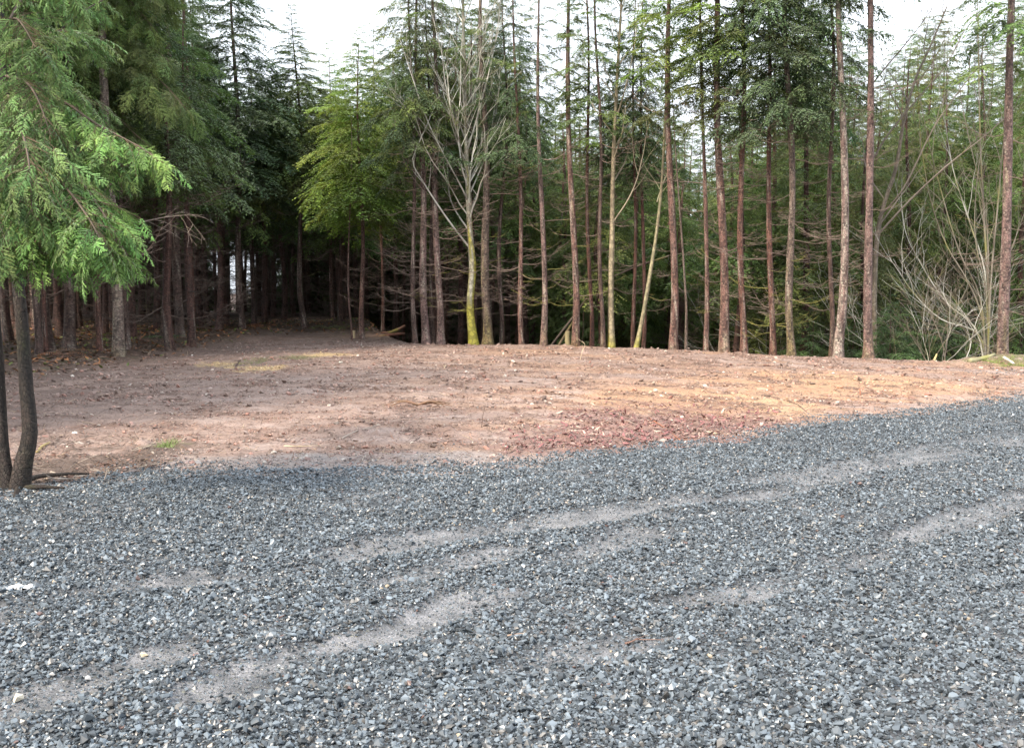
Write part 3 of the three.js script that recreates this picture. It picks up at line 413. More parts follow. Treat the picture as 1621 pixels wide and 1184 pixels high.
for (const [name, label, how] of rows) conifer(name, label, edge, how);

// bare broadleaved trees: a stem through given points of sight, limbs that fork upward
function fork(s, p, dir, length, radius, r, level, tint, up = 0.35) {
  const n = level > 1 ? 7 : 4, pts = [p.clone()], d = dir.clone().normalize(), q = p.clone();
  for (let k = 0; k < n; k++) { d.add(V((r() - 0.5) * 0.46, (r() - 0.5) * 0.26 + up * 0.16, (r() - 0.5) * 0.46)).normalize(); q.addScaledVector(d, length / n); pts.push(q.clone()); }
  const v = 0.75 + 0.5 * r(); s.tube(pts, pts.map((_, k) => Math.max(0.0028, radius * (1 - 0.8 * k / n))), level > 1 ? 5 : 3, { colour: (k, a, x, y, z) => { const m = noise(x * 7 + 3, y * 7, z * 7), c = [tint[0] * v, tint[1] * v, tint[2] * v]; mixTo(c, [0.12, 0.095, 0.075], smooth(0.05, 0.3, m) * 0.75); mixTo(c, [0.25, 0.25, 0.07], smooth(0.2, 0.45, noise(x * 3, y * 3, z * 3 + 9)) * 0.5); return c; } });
  if (level <= 0) return;
  const kids = level > 1 ? 5 + Math.floor(r() * 3) : 3 + Math.floor(r() * 2);
  for (let k = 0; k < kids; k++) { const t = 0.22 + 0.72 * (k + r()) / kids, i = Math.min(n - 1, Math.floor(t * n)), b = pts[i].clone().lerp(pts[i + 1], t * n - i), along = pts[i + 1].clone().sub(pts[i]).normalize(), side = V(r() - 0.5, 0.25 * (r() - 0.3), r() - 0.5).normalize(); fork(s, b, along.multiplyScalar(0.9).addScaledVector(side, 0.55 + 0.3 * r()), length * (0.32 + 0.28 * r()) * (1.1 - 0.4 * t), Math.max(0.003, radius * (1 - 0.8 * t) * 0.6), r, level - 1, tint, up); }
}
const pale = [0.54, 0.53, 0.47];
function alder(label, { base, depth, stem, width, limbs, seed, moss = 0.3, tint = pale, limbLength = 2.2, spread = 0.6, limbRadius = 0.022, from = 0.3, extra = [] }) {
  const r = rng(seed), b = at(base[0], base[1], depth); b.y = landBroad(b.x, b.z);
  const tree = thing('alder_tree', label, 'tree', b), line = stem.map(([px, py]) => at(px, py, depth).sub(b)), path = new THREE.CatmullRomCurve3([V(0, 0, 0), ...line]), pts = path.getPoints(26), n = pts.length, r0 = width / FOCAL * depth / 2;
  const s = new Shape(); s.tube([V(0, -0.4, 0), ...pts], (k, a, p) => r0 * (Math.pow(1 - 0.86 * Math.max(0, k - 1) / n, 0.9) + 0.35 * Math.exp(-Math.max(0, p.y) / 0.2)) * (1 + 0.06 * Math.sin(2 * a + k)), 10, { colour: (k, a, x, y, z) => { const ca = Math.cos(a), sa = Math.sin(a), n1 = fbm(ca * 1.4 + seed, y * 1.1, 4, sa * 1.4), c = [tint[0] * (1 + 0.5 * n1), tint[1] * (1 + 0.5 * n1), tint[2] * (1 + 0.5 * n1)]; mixTo(c, [0.20, 0.15, 0.11], smooth(-0.02, 0.2, fbm(ca * 2 + seed, y * 2.8, 3, sa * 2 + 4)) * 0.75); mixTo(c, [0.38, 0.36, 0.05], 0.95 * smooth(0.62 - moss, 0.8 - moss, n1 * 0.7 + 0.55 * Math.exp(-Math.max(0, y) / (0.35 + 3 * moss * moss)))); return c; } });
  for (let k = 1; k < s.u.length; k += 2) s.u[k] /= 1.2; mesh('trunk', s.build(), M.alder, tree);
  for (let k = 0; k < limbs; k++) { const t = from + (0.97 - from) * (k + r()) / limbs, p = path.getPoint(t), a = k * 2.4 + r() * 1.4, l = new Shape(); fork(l, p, V(Math.cos(a) * spread, 0.75 + 0.4 * r(), Math.sin(a) * spread), limbLength * (0.6 + 0.6 * r()) * (1.15 - 0.55 * t), limbRadius * (1.1 - 0.6 * t), r, 2, tint); mesh('limb', l.build(), M.twig, tree); }
  for (const [line2, rad] of extra) { const c = new THREE.CatmullRomCurve3(line2.map(([px, py, dz]) => at(px, py, depth + (dz ?? 0)).sub(b))), q = c.getPoints(16), l = new Shape(); l.color = tint; l.tube(q, q.map((_, k) => rad * (1 - 0.75 * k / 16)), 6, { colour: (k, aa, x, y, z) => { const c2 = [...tint]; mixTo(c2, [0.14, 0.11, 0.09], smooth(0.1, 0.35, noise(x * 7, y * 7, z * 7)) * 0.7); return c2; } }); for (let k = 0; k < 5; k++) { const t = 0.3 + 0.65 * (k + r()) / 5; fork(l, c.getPoint(t), c.getTangent(t).add(V((r() - 0.5) * 1.1, 0.3 * r(), (r() - 0.5) * 1.1)), 0.5 + 0.5 * r(), rad * 0.4, r, 1, tint); } mesh('limb', l.build(), M.twig, tree); }
  return tree;
}
alder('bare pale alder with yellow-mossed curving trunk at the crest of the clearing', { base: [750, 545], depth: 25.3, width: 13.5, stem: [[744, 485], [748, 425], [744, 370], [741, 300], [737, 215], [735, 110], [733, 20], [732, -60]], limbs: 38, seed: 601, moss: 0.55, limbLength: 3.9, spread: 0.62, limbRadius: 0.026, from: 0.4, extra: [[[[741, 390, 0], [712, 352, -0.2], [690, 320, -0.4], [668, 285, -0.5], [653, 256, -0.6], [668, 215, -0.5], [690, 165, -0.4]], 0.026], [[[740, 362, 0], [722, 335, 0.3], [712, 312, 0.4], [708, 260, 0.5], [706, 200, 0.4], [702, 140, 0.3]], 0.024], [[[742, 320, 0], [727, 290, -0.3], [700, 240, -0.6], [676, 190, -0.9], [655, 130, -1], [632, 60, -1.2]], 0.024], [[[738, 215, 0], [720, 190, 0], [690, 130, 0.2], [672, 70, 0.4], [662, 0, 0.5]], 0.024], [[[739, 240, 0], [757, 180, -0.3], [775, 110, -0.4], [788, 40, -0.5], [795, -30, -0.6]], 0.022], [[[741, 290, 0], [770, 230, 0.4], [786, 170, 0.5], [792, 100, 0.6]], 0.02]] });
alder('straight pale lichened alder with yellowish foot left of the leaning stem', { base: [968, 551], depth: 24.2, width: 10.5, stem: [[967, 460], [969, 380], [970, 300], [973, 210], [978, 110], [983, 20], [986, -60]], limbs: 12, seed: 602, moss: 0.34, tint: [0.38, 0.33, 0.24], limbLength: 2.4, from: 0.5, extra: [[[[972, 350, 0], [995, 315, -0.3], [1008, 285, -0.4], [1018, 245, -0.5], [1025, 205, -0.6]], 0.02], [[[973, 285, 0], [990, 255, 0.3], [998, 225, 0.4], [1005, 190, 0.4], [1020, 150, 0.5], [1040, 120, 0.5]], 0.022], [[[975, 230, 0], [995, 195, 0.3], [1020, 155, 0.4], [1052, 140, 0.5]], 0.016], [[[978, 180, 0], [990, 140, -0.3], [1005, 70, -0.4], [1012, 0, -0.5]], 0.02]] });
alder('slender pale stem leaning to the right with yellow-green foot', { base: [1006, 552], depth: 24.0, width: 7.5, stem: [[1018, 500], [1030, 430], [1040, 365], [1047, 300], [1051, 230], [1054, 150], [1056, 70]], limbs: 8, seed: 603, moss: 0.3, tint: [0.36, 0.34, 0.23], limbLength: 1.6, limbRadius: 0.012, from: 0.5, extra: [[[[1040, 320, 0], [1052, 285, 0.2], [1072, 245, 0.4], [1090, 205, 0.5], [1098, 185, 0.5]], 0.014]] });
alder('forked dark alder right of the smooth purple grey trunk', { base: [1386, 572], depth: 22.5, width: 9, stem: [[1385, 470], [1389, 380], [1398, 330], [1418, 270], [1432, 190], [1450, 125], [1475, 70], [1500, 10]], limbs: 8, seed: 604, moss: 0.2, tint: [0.22, 0.19, 0.16], limbLength: 2.2, extra: [[[[1390, 372, 0], [1440, 318, -0.5], [1500, 262, -0.9], [1560, 215, -1.2], [1615, 165, -1.4]], 0.024], [[[1391, 345, 0], [1430, 300, -0.6], [1480, 200, -1.2], [1530, 130, -1.6], [1585, 60, -1.8]], 0.022], [[[1384, 250, 0.2], [1405, 215, 0], [1450, 160, -0.4], [1500, 100, -0.7], [1540, 20, -0.9]], 0.022], [[[1384, 130, 0.3], [1400, 110, 0.1], [1450, 50, -0.3], [1500, -20, -0.6]], 0.02]] });
// the many-stemmed alder behind the big trunk at the right
{
  const b = at(1566, 548, 22), r = rng(640); b.y = landBroad(b.x, b.z);
  const tree = thing('alder_tree', 'many-stemmed bare alder fanning out behind the big reddish trunk', 'tree', b);
  const stems = [[[1566, 480], [1562, 400], [1556, 300], [1552, 200], [1550, 90], [1548, -20]], [[1555, 500], [1530, 440], [1500, 390], [1475, 320], [1462, 250], [1455, 180]], [[1552, 470], [1520, 400], [1490, 300], [1470, 220], [1452, 130]], [[1560, 430], [1535, 350], [1510, 270], [1495, 180], [1482, 90]], [[1566, 420], [1560, 330], [1535, 220], [1520, 140], [1512, 40]], [[1570, 440], [1580, 330], [1588, 240], [1600, 150], [1618, 70]], [[1545, 520], [1500, 480], [1460, 420], [1435, 370], [1428, 320]], [[1572, 480], [1600, 400], [1625, 330], [1650, 250]], [[1562, 460], [1545, 380], [1548, 280], [1565, 180], [1575, 80]], [[1550, 530], [1490, 505], [1440, 455], [1415, 410]]];
  stems.forEach((line, k) => { const dz = (r() - 0.5) * 1.6, c = new THREE.CatmullRomCurve3([V(0, -0.2, 0), ...line.map(([px, py], m) => at(px, py, 22 + dz * (m + 1) / line.length).sub(b))]), q = c.getPoints(20), l = new Shape(), tint = k % 3 || !k ? [0.2, 0.18, 0.145] : [0.46, 0.46, 0.41], rad = k ? 0.015 + 0.011 * r() : 0.034; l.tube(q, q.map((_, m) => rad * (1 - 0.78 * m / 20)), 6, { colour: (m, a, x, y, z) => { const c2 = [...tint]; mixTo(c2, [0.09, 0.075, 0.055], smooth(-0.05, 0.3, noise(x * 5 + k, y * 5, z * 5)) * 0.85); mixTo(c2, [0.2, 0.2, 0.04], smooth(0.1, 0.4, noise(x * 2 + k, y * 2, z * 2 + 8)) * 0.7); return c2; } }); for (let m = 0; m < 9; m++) { const t = 0.25 + 0.72 * (m + r()) / 9; fork(l, c.getPoint(t), c.getTangent(t).add(V((r() - 0.5) * 1.3, 0.3 * r(), (r() - 0.5) * 1.3)), 0.7 + 0.9 * r(), rad * 0.38, r, 1, tint); } mesh('stem', l.build(), M.twig, tree); });
}
// bare shrubs in the brush at the right
[['wiry bare shrub between the smooth purple trunk and the many-stemmed alder', 1440, 21.6, 2.6], ['low bare shrub before the many-stemmed alder', 1500, 20.6, 2.2], ['pale tangle of twigs at the right border behind the mossy mound', 1618, 20.4, 3], ['tall pale bare shrub deep behind the forked alder', 1470, 27, 4.6], ['tall pale bare shrub deep behind the many-stemmed alder', 1530, 28, 5], ['wiry bare shrub behind the big reddish trunk', 1600, 25, 4.4], ['thin bare shrub between the slim dark trunk and the leaning white-flecked one', 1290, 25.5, 3.6], ['thin bare shrub behind the straight dark red trunk', 1195, 27, 3.8], ['arching bare shrub reaching over the low young hemlock', 1535, 23.4, 3.8], ['leafless pale shrub far behind the smooth purple grey trunk', 1410, 29, 4.6], ['leafless pale shrub at the far right behind the tangle', 1585, 30, 5]].forEach(([label, px, depth, tall], n) => {
  const r = rng(700 + n), b = at(px, 560, depth); b.y = landBroad(b.x, b.z); const shrub = thing('bare_shrub', label, 'shrub', b);
  const count = 7 + Math.floor(r() * 4); for (let k = 0; k < count; k++) { const a = k / count * 6.28 + r(), l = new Shape(), lean = 0.35 + 0.75 * r(); fork(l, V(0.25 * Math.cos(a), -0.1, 0.25 * Math.sin(a)), V(Math.cos(a) * lean, 1, Math.sin(a) * lean), tall * (0.6 + 0.6 * r()), 0.007 + 0.005 * r(), r, 2, r() < 0.4 ? [0.48, 0.48, 0.43] : [0.17, 0.14, 0.11], -0.1); mesh('stem', l.build(), M.twig, shrub); }
});

// ---- the wood behind: skyline by position in the picture, trees set on the falling ground
{
  const r = rng(900), skyline = [[-400, -260], [150, -220], [300, -60], [350, 70], [400, 140], [440, 120], [520, 110], [600, 130], [640, 20], [740, 0], [820, 30], [848, 150], [900, 170], [1000, 130], [1060, 170], [1110, 215], [1200, 100], [1240, -20], [1310, 0], [1360, 120], [1420, 70], [1460, 20], [1500, 60], [1560, 0], [1621, -40], [2000, -140]];
  const trunks = [0, 1, 2, 3].map((k) => trunkShape(950 + k, { height: 10, radius: 0.085 + 0.012 * k, sway: 0.07, sides: 7, step: 0.8, bark: [0.16, 0.09, 0.075], lichen: 0.05, moss: 0.06 })), placed = [];
  const stretches = [[0, 'beyond the left border of the picture'], [90, 'behind the bent double-stemmed hemlock'], [220, 'behind the lichen-flecked grey trunk'], [340, 'behind the brown trunk on the rising bank'], [440, 'behind the straight trunk above the sawdust'], [545, 'behind the pointed pale green conifer'], [640, 'behind the bright green boughs'], [720, 'behind the pair of plum spruces'], [810, 'behind the yellow-mossed alder'], [885, 'behind the sky-backed trunk'], [990, 'behind the freckled trunk'], [1100, 'behind the leaning pale stem'], [1200, 'behind the thickest ringed red trunk'], [1290, 'behind the mossy-footed trunk'], [1420, 'behind the smooth purple grey trunk'], [1540, 'behind the many-stemmed alder'], [1640, 'behind the big reddish trunk'], [9999, 'beyond the right border of the picture']], nth = ['first', 'second', 'third', 'fourth', 'fifth', 'sixth', 'seventh', 'eighth', 'ninth', 'tenth', 'eleventh', 'twelfth', 'thirteenth', 'fourteenth', 'fifteenth', 'sixteenth', 'seventeenth', 'eighteenth', 'nineteenth', 'twentieth', 'twenty-first', 'twenty-second', 'twenty-third', 'twenty-fourth', 'twenty-fifth', 'twenty-sixth', 'twenty-seventh', 'twenty-eighth', 'twenty-ninth', 'thirtieth', 'thirty-first', 'thirty-second', 'thirty-third', 'thirty-fourth', 'thirty-fifth'], all = [];
  let tries = 0, made = 0;
  while (made < 285 && tries++ < 6000) {
    const px = -170 + 1900 * r(), near = px < 350 ? 21 : px < 640 ? 31 : 25.5 - 4.5 * clamp((px - 900) / 600), d = near + 1 + 27 * Math.pow(r(), 0.85), right = px > 1080;
    if (right && r() < 0.12) continue; if (px > 1400 && d < 25) continue;
    const x = (px - 810.5) / FOCAL * d, z = -d, gap = right ? 1.5 : 1.15; if (placed.some(([a, b]) => Math.hypot(a - x, b - z) < gap)) continue; placed.push([x, z]); made++;
    const y = landBroad(x, z) - 0.1, top = at(px, tableAt(skyline, px) + 110 * r() * r(), d).y, tall = clamp(top - y, 4.5, 16), k = Math.floor(r() * 4), green = (px > 1090 && r() < 0.8) || (px > 835 && px <= 1090 && r() < 0.5), tree = thing(green ? 'hemlock_tree' : 'spruce_tree', '', 'tree', V(x, y, z), green ? 'green conifers in the lighter wood at the right' : 'dark conifers inside the wood');
    const place = stretches.find(([to]) => px < to)[1]; all.push({ tree, d, place, key: place + green, green });
    const trunk = trunks[k], t = mesh('trunk', trunk, M.bark, tree); t.scale.set(1, tall / 10, 1); t.rotation.y = r() * 6.28;
    const axis = { userData: { axis: (h) => { const p = trunk.userData.axis(h * 10 / tall); p.y = h; return p.applyAxisAngle(V(0, 1, 0), t.rotation.y); } } };
    const low = green ? 0.4 + 1.8 * r() : clamp(tall * (0.36 + 0.14 * r()), 2, 5);
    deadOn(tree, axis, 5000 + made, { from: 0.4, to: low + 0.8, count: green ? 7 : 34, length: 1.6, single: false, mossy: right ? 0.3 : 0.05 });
    crown(tree, axis, 7000 + made, { from: low, to: tall, length: green ? 1.9 : 2.1, count: Math.round((tall - low) * (green ? 13 : 10)), kinds: r() < 0.5 ? hemlockBoughs : spruceBoughs, green: green ? (px > 1330 && r() < 0.6 ? [0.21, 0.24, 0.09] : r() < 0.5 ? greens.hemlock : greens.olive) : r() < 0.5 ? greens.dark : greens.hemlock, least: 0.55, dip: -0.2, shape: 0.6 });
  }
  all.sort((p, q) => p.d - q.d); const seen = new Map();
  for (const t of all) { const n = seen.get(t.key) ?? 0; seen.set(t.key, n + 1); t.tree.userData.label = `${nth[n] ?? 'last'} ${t.green ? 'green conifer' : 'slim dark conifer'} back ${t.place}`; }
  // beyond them the wood closes into one dark mass, thinner where the sky shows low between the left-hand trunks
  const wood = new THREE.Group(); wood.name = 'far_wood'; tag(wood, 'far dark mass of conifers closing the view behind the trunks', 'wood', null, 'stuff'); scene.add(wood);
  const lots = spruceBoughs.map(() => []), tints = spruceBoughs.map(() => []), stems = [];
  for (let k = 0; k < 330; k++) {
    const px = -520 + 2700 * r(), d = 51 + 22 * r(), open = px > 300 && px < 460, right = px > 1330; if (open && r() < 0.6) continue;
    const x = (px - 810.5) / FOCAL * d, y = landBroad(x, -d) - 0.2, top = at(px, Math.max(tableAt(skyline, px) + 30, open ? 395 : right ? 120 : 150) + 110 * r(), d).y, tall = clamp(top - y, 3, 16), boughs = Math.round(16 + tall * 4.5); let turn = r() * 6.28;
    stems.push(new THREE.Matrix4().compose(V(x, y, -d), new THREE.Quaternion(), V(1, tall / 10, 1)));
    for (let m = 0; m < boughs; m++) { const t = (m + r()) / boughs, h = 0.3 + (tall - 0.3) * t, len = Math.max(0.5, 3.1 * Math.pow(1 - t, 0.6)) * (0.7 + 0.5 * r()), j = Math.floor(r() * 3), v = 0.7 + 0.6 * r(), gr = right ? [0.2, 0.235, 0.09] : px > 830 ? greens.hemlock : greens.dark; turn += 2.4 + 0.4 * r(); lots[j].push(frame(V(x, y + h, -d), V(Math.cos(turn), -0.25 + 0.5 * t, Math.sin(turn)), V(len / 2, len / 2 * 1.3, len / 2 * 1.3), (r() - 0.5) * 0.6)); tints[j].push([gr[0] * v, gr[1] * v, gr[2] * v]); }
  }
  spruceBoughs.forEach((b, k) => instances('foliage', b, M.needle, lots[k], wood, tints[k])); instances('trunks', trunks[1], M.bark, stems, wood);
}
// trees beyond the left border, whose shade lies over the left of the clearing
{
  const r = rng(960), put = [], words = ['nearest', 'second nearest', 'third nearest', 'fourth nearest', 'fifth nearest', 'sixth nearest', 'seventh nearest', 'eighth nearest', 'ninth nearest', 'tenth nearest', 'eleventh nearest', 'twelfth nearest', 'thirteenth nearest', 'farthest']; let tries = 0;
  while (put.length < 14 && tries++ < 900) { const d = 8 + 12 * r(), x = -(0.54 * d + 2.6 + 5 * r()); if (put.every(([a, b]) => Math.hypot(a - x, b - d) > 1.9)) put.push([x, d]); }
  put.sort((p, q) => p[1] - q[1]).forEach(([x, d], n) => { const tall = 11 + 4 * r(), tree = thing('hemlock_tree', words[n] + ' of the hemlocks standing just beyond the left border', 'tree', V(x, landBroad(x, -d), -d), 'hemlocks beyond the left border'), trunk = trunkShape(970 + n, { height: tall, radius: 0.13, bark: dim, sides: 9, step: 0.6 }); mesh('trunk', trunk, M.bark, tree); crown(tree, trunk, 980 + n, { from: 2 + r(), to: tall, length: 2.4, count: 110, green: greens.hemlock }); });
}
// young hemlocks growing in the brush
[['small feathery young hemlock right of the smooth purple grey trunk', 1408, 571, 21.3, 1.5, 1.0], ['young hemlock in the brush before the forked alder', 1425, 560, 23, 2.4, 1.3], ['young hemlock behind the leaning white-flecked trunk', 1350, 560, 23.5, 2.0, 1.2], ['young hemlock between the brown mossy-footed trunk and the slim dark one', 1285, 560, 24, 1.8, 1.2], ['low young hemlock behind the low bare shrub', 1500, 560, 22.6, 1.8, 1.3], ['young hemlock seen between the freckled trunk and its dark red neighbour', 923, 470, 27, 3.4, 1.2]].forEach(([label, px, py, d, tall, len], n) => {
  const b = at(px, py, d); b.y = landBroad(b.x, b.z); if (n === 5) b.y = landBroad(b.x, b.z);
  const tree = thing('young_hemlock', label, 'tree', b, 'young hemlocks in the brush'), trunk = trunkShape(3000 + n, { height: tall, radius: 0.022, sides: 6, step: 0.3, sway: 0.03, bark: [0.2, 0.14, 0.1] }); mesh('trunk', trunk, M.bark, tree);
  crown(tree, trunk, 3100 + n, { from: 0.15, to: tall, length: len, count: 46, green: [0.07, 0.135, 0.04], dip: 0, least: 0.2 });
});

// ---- the hemlock overhanging the gravel at the left, with sprays of needles
function sprayShape(seed) {
  const r = rng(seed), s = new Shape(), L = 0.27, axis = (t) => V(t * L, -0.28 * t * t * L, 0.014 * Math.sin(6 * t + seed));
  s.color = [0.9, 0.45, 0.6]; s.tube([axis(0), axis(0.35), axis(0.7), axis(1)], [0.0028, 0.002, 0.0015, 0.0008], 3);
  const twiglet = (p0, len, ang, curl) => {   // a flat twig with its needles, notched along both sides
    const f = (u) => V(p0.x + Math.cos(ang) * len * u, p0.y - curl * len * u * u, p0.z + Math.sin(ang) * len * u), n = 3, v0 = 0.55 + 0.75 * r(), tip = r(), tilt = (r() - 0.5) * 1.3;
    for (let m = 0; m < n; m++) for (let sd = -1; sd <= 1; sd += 2) { const u = m / n, p = f(u), p2 = f(Math.min(1, u + 0.42)), w = 0.0085 * (1 - 0.45 * u) * (0.8 + 0.4 * r()), e = f(Math.min(1.05, u + 0.4)), v = v0 * (0.9 + 0.2 * r()); s.color = [v * (0.95 + 0.3 * tip * u), v * (1 + 0.15 * tip * u), v * 0.9]; const i = s.vertex(p.x, p.y, p.z), j = s.vertex(p2.x, p2.y, p2.z), k = s.vertex(e.x - sd * Math.sin(ang) * w, e.y + sd * tilt * w, e.z + sd * Math.cos(ang) * w); s.tri(i, j, k); }
  };
  for (let sd = -1; sd <= 1; sd += 2) for (let k = 0; k < 12; k++) { const t = 0.04 + 0.94 * (k + 0.8 * r()) / 12; twiglet(axis(t), (0.03 + 0.04 * Math.sin(Math.PI * Math.pow(t, 0.6))) * (0.6 + 0.7 * r()), sd * (0.5 + 0.6 * r()), 0.1 + 0.6 * r()); }
  twiglet(axis(0.85), 0.05, 0, 0.4);
  return s.build(false);
}
const sprays = [1, 2, 3, 4].map((k) => sprayShape(800 + k));
// a hanging bough: stem along the points, side shoots and sprays on both sides; one part of its tree
function hangingBough(tree, seed, line, { width = 0.5, green = [0.105, 0.185, 0.055], fall = 0.7, dense = 1, kinds = sprays, size = 1, gap = 0.07 } = {}) {
  const r = rng(seed), c = new THREE.CatmullRomCurve3(line), g = new THREE.Group(); g.name = 'bough'; tree.add(g);
  const q = c.getPoints(14), L = c.getLength(), s = new Shape(); s.color = [0.10, 0.075, 0.055]; s.tube(q, q.map((_, k) => 0.011 * (1 - k / 15) + 0.002), 5);
  const lots = kinds.map(() => []), tints = kinds.map(() => []), n = Math.round(L / 0.055 * dense);
  for (let k = 0; k < n; k++) for (let sd = -1; sd <= 1; sd += 2) {
    const t = 0.10 + 0.9 * (k + r()) / n; if (t > 1) continue; const p = c.getPoint(t), tan = c.getTangent(t), side = V(-tan.z, 0, tan.x).normalize().multiplyScalar(sd), len = width * (0.15 + 0.9 * Math.sin(Math.PI * Math.pow(t, 0.8))) * (0.3 + 0.9 * r()), out = tan.clone().multiplyScalar(0.3 + 0.9 * r()).addScaledVector(side, 0.5 + 0.6 * r()).add(V(0, 0.5 * (r() - 0.4), 0)).normalize(), drop = fall * (0.3 + 1.1 * r()), f = (u) => p.clone().addScaledVector(out, len * u).add(V(0, -drop * len * u * u, 0));
    s.color = [0.12, 0.085, 0.05]; s.tube([f(0), f(0.5), f(1)], [0.0032, 0.0024, 0.0014], 3);
    const m = Math.max(1, Math.round(len / gap));
    for (let j = 0; j < m; j++) { const u = 0.1 + 0.9 * (j + r()) / m, a = f(u), b = f(u + 0.1), dir = b.sub(a).normalize().add(V((r() - 0.5) * 1.7, 0.15 - 0.7 * r(), (r() - 0.5) * 1.7)), w = Math.floor(r() * kinds.length), v = 0.65 + 0.7 * r(), y = 0.85 + 0.35 * r(); lots[w].push(frame(a, dir, size * (0.5 + 0.5 * r()), (r() - 0.5) * 1.8)); tints[w].push([green[0] * v * y, green[1] * v, green[2] * v]); }
  }
  mesh('bough_stem', s.build(), M.twig, g); kinds.forEach((b, k) => lots[k].length && instances('needle_spray', b, M.needle, lots[k], g, tints[k]));
}
{
  const b = ground(28, 772); b.y = landBroad(b.x, b.z) - 0.02;
  const tree = thing('overhanging_hemlock', 'dark bent double-stemmed hemlock hanging green boughs over the gravel at left', 'tree', b), d = -b.z, P = (px, py, dz = 0) => at(px, py, d + dz).sub(b);
  const bark = (k, a, x, y, z) => { const n = fbm(x * 9, y * 5, 3, z * 9), c = [0.045 + 0.04 * n, 0.036 + 0.034 * n, 0.03 + 0.03 * n]; mixTo(c, [0.05, 0.06, 0.018], 0.6 * smooth(0.1, 0.4, fbm(x * 6, y * 4, 3, z * 6 + 3))); return c; };
  const stem = (line, r0, r1, name) => { const c = new THREE.CatmullRomCurve3(line), q = c.getPoints(24), s = new Shape(); s.tube(q, (k, a) => lerp(r0, r1, k / 24) * (1 + 0.07 * Math.sin(3 * a + k * 0.7)) + 0.035 * Math.exp(-k / 2.2), 12, { colour: bark }); for (let k = 1; k < s.u.length; k += 2) s.u[k] /= 1.2; const m = mesh(name, s.build(), M.bark, tree); return c; };
  stem([P(26, 800), P(36, 735), P(47, 690), P(40, 610), P(34, 520), P(26, 430), P(18, 300), P(8, 150), P(-4, 0), P(-10, -200), P(-10, -600, 0.2)], 0.06, 0.025, 'trunk');
  stem([P(18, 800), P(6, 735), P(0, 650), P(-6, 540), P(-16, 420), P(-30, 250), P(-45, 50), P(-60, -300)], 0.05, 0.02, 'trunk');
  for (const [line, ra] of [[[P(30, 775), P(60, 768, -0.1), P(100, 757, -0.15)], 0.03], [[P(30, 770), P(22, 790, -0.3), P(12, 815, -0.5)], 0.03], [[P(30, 765), P(60, 745, 0.3), P(110, 742, 0.4), P(140, 745, 0.4)], 0.025]]) { const c = new THREE.CatmullRomCurve3(line.map((p) => { p.y = Math.min(p.y, 0.05); return p; })), q = c.getPoints(8), s = new Shape(); s.tube(q, q.map((_, k) => ra * (1 - k / 11)), 7, { colour: bark }); mesh('root', s.build(), M.bark, tree); }
  const bright = [0.165, 0.295, 0.085], mid = [0.15, 0.24, 0.085], deep = [0.10, 0.17, 0.08];
  const boughs = [
    [[P(10, 175, 0), P(70, 205, -0.5), P(130, 290, -0.9), P(170, 350, -1.1), P(200, 405, -1.15)], { width: 0.28, green: bright, fall: 0.6 }],
    [[P(5, 200, 0), P(50, 250, -0.5), P(100, 330, -0.8), P(135, 415, -0.9)], { width: 0.26, green: bright, fall: 0.6 }],
    [[P(8, 205, 0), P(60, 250, -0.6), P(110, 305, -1.1), P(145, 355, -1.3), P(165, 395, -1.35)], { width: 0.26, green: bright, fall: 0.6 }],
    [[P(8, 140, 0), P(80, 150, -0.3), P(155, 198, -0.6), P(212, 228, -0.7), P(258, 256, -0.75)], { width: 0.2, green: bright, fall: 0.6 }],
    [[P(8, 150, 0), P(60, 180, -0.3), P(120, 225, -0.5), P(160, 245, -0.6), P(195, 262, -0.65)], { width: 0.2, green: mid, fall: 0.6 }],
    [[P(0, 130, 0), P(60, 115, 0.2), P(110, 145, 0.4), P(150, 180, 0.5)], { width: 0.34, green: mid }],
    [[P(5, 260, 0), P(30, 300, -0.6), P(50, 350, -0.9), P(65, 405, -1.0)], { width: 0.26, green: bright, fall: 0.6 }],
    [[P(0, 280, 0), P(-10, 320, -0.7), P(0, 360, -1.0), P(14, 395, -1.1)], { width: 0.26, green: mid, fall: 0.6 }],
    [[P(0, 210, 0), P(40, 240, -0.2), P(85, 290, -0.3), P(110, 360, -0.4)], { width: 0.28, green: mid, fall: 0.6 }],
    [[P(0, 180, 0), P(30, 200, -0.9), P(45, 260, -1.3), P(50, 340, -1.4)], { width: 0.34, green: mid, fall: 0.8 }],
    [[P(5, 95, 0), P(50, 60, 0.1), P(110, 50, 0.5), P(150, 75, 0.8)], { width: 0.34, green: mid }],
    [[P(0, 180, 0), P(-60, 220, -0.6), P(-110, 330, -1.0), P(-130, 420, -1.1)], { width: 0.4, green: mid }],
    [[P(0, 60, 0), P(40, -10, 0.4), P(90, -30, 0.9), P(140, 0, 1.3)], { width: 0.4, green: mid }],
    [[P(10, 160, 0), P(60, 170, 0.5), P(100, 220, 0.9), P(125, 300, 1.0)], { width: 0.4, green: deep, fall: 0.8 }],
    [[P(8, 120, 0), P(40, 130, -0.5), P(60, 160, -0.8), P(80, 215, -0.9)], { width: 0.32, green: mid, fall: 0.8 }],
    [[P(0, 60, 0), P(20, 30, -0.4), P(35, 40, -0.7), P(55, 75, -0.85)], { width: 0.3, green: mid, fall: 0.8 }],
    [[P(0, 0, 0), P(30, -60, -0.4), P(70, -70, -0.8), P(100, -30, -1.0)], { width: 0.36, green: mid, fall: 0.8 }],
    [[P(0, -60, 0), P(0, -160, 0.6), P(20, -200, 1.4), P(40, -180, 2.0)], { width: 0.6, green: mid }],
    [[P(0, -100, 0), P(-80, -160, 0.2), P(-200, -120, 0.4)], { width: 0.6, green: mid }],
  ];
  boughs.forEach(([line, how], k) => hangingBough(tree, 860 + k, line, how));
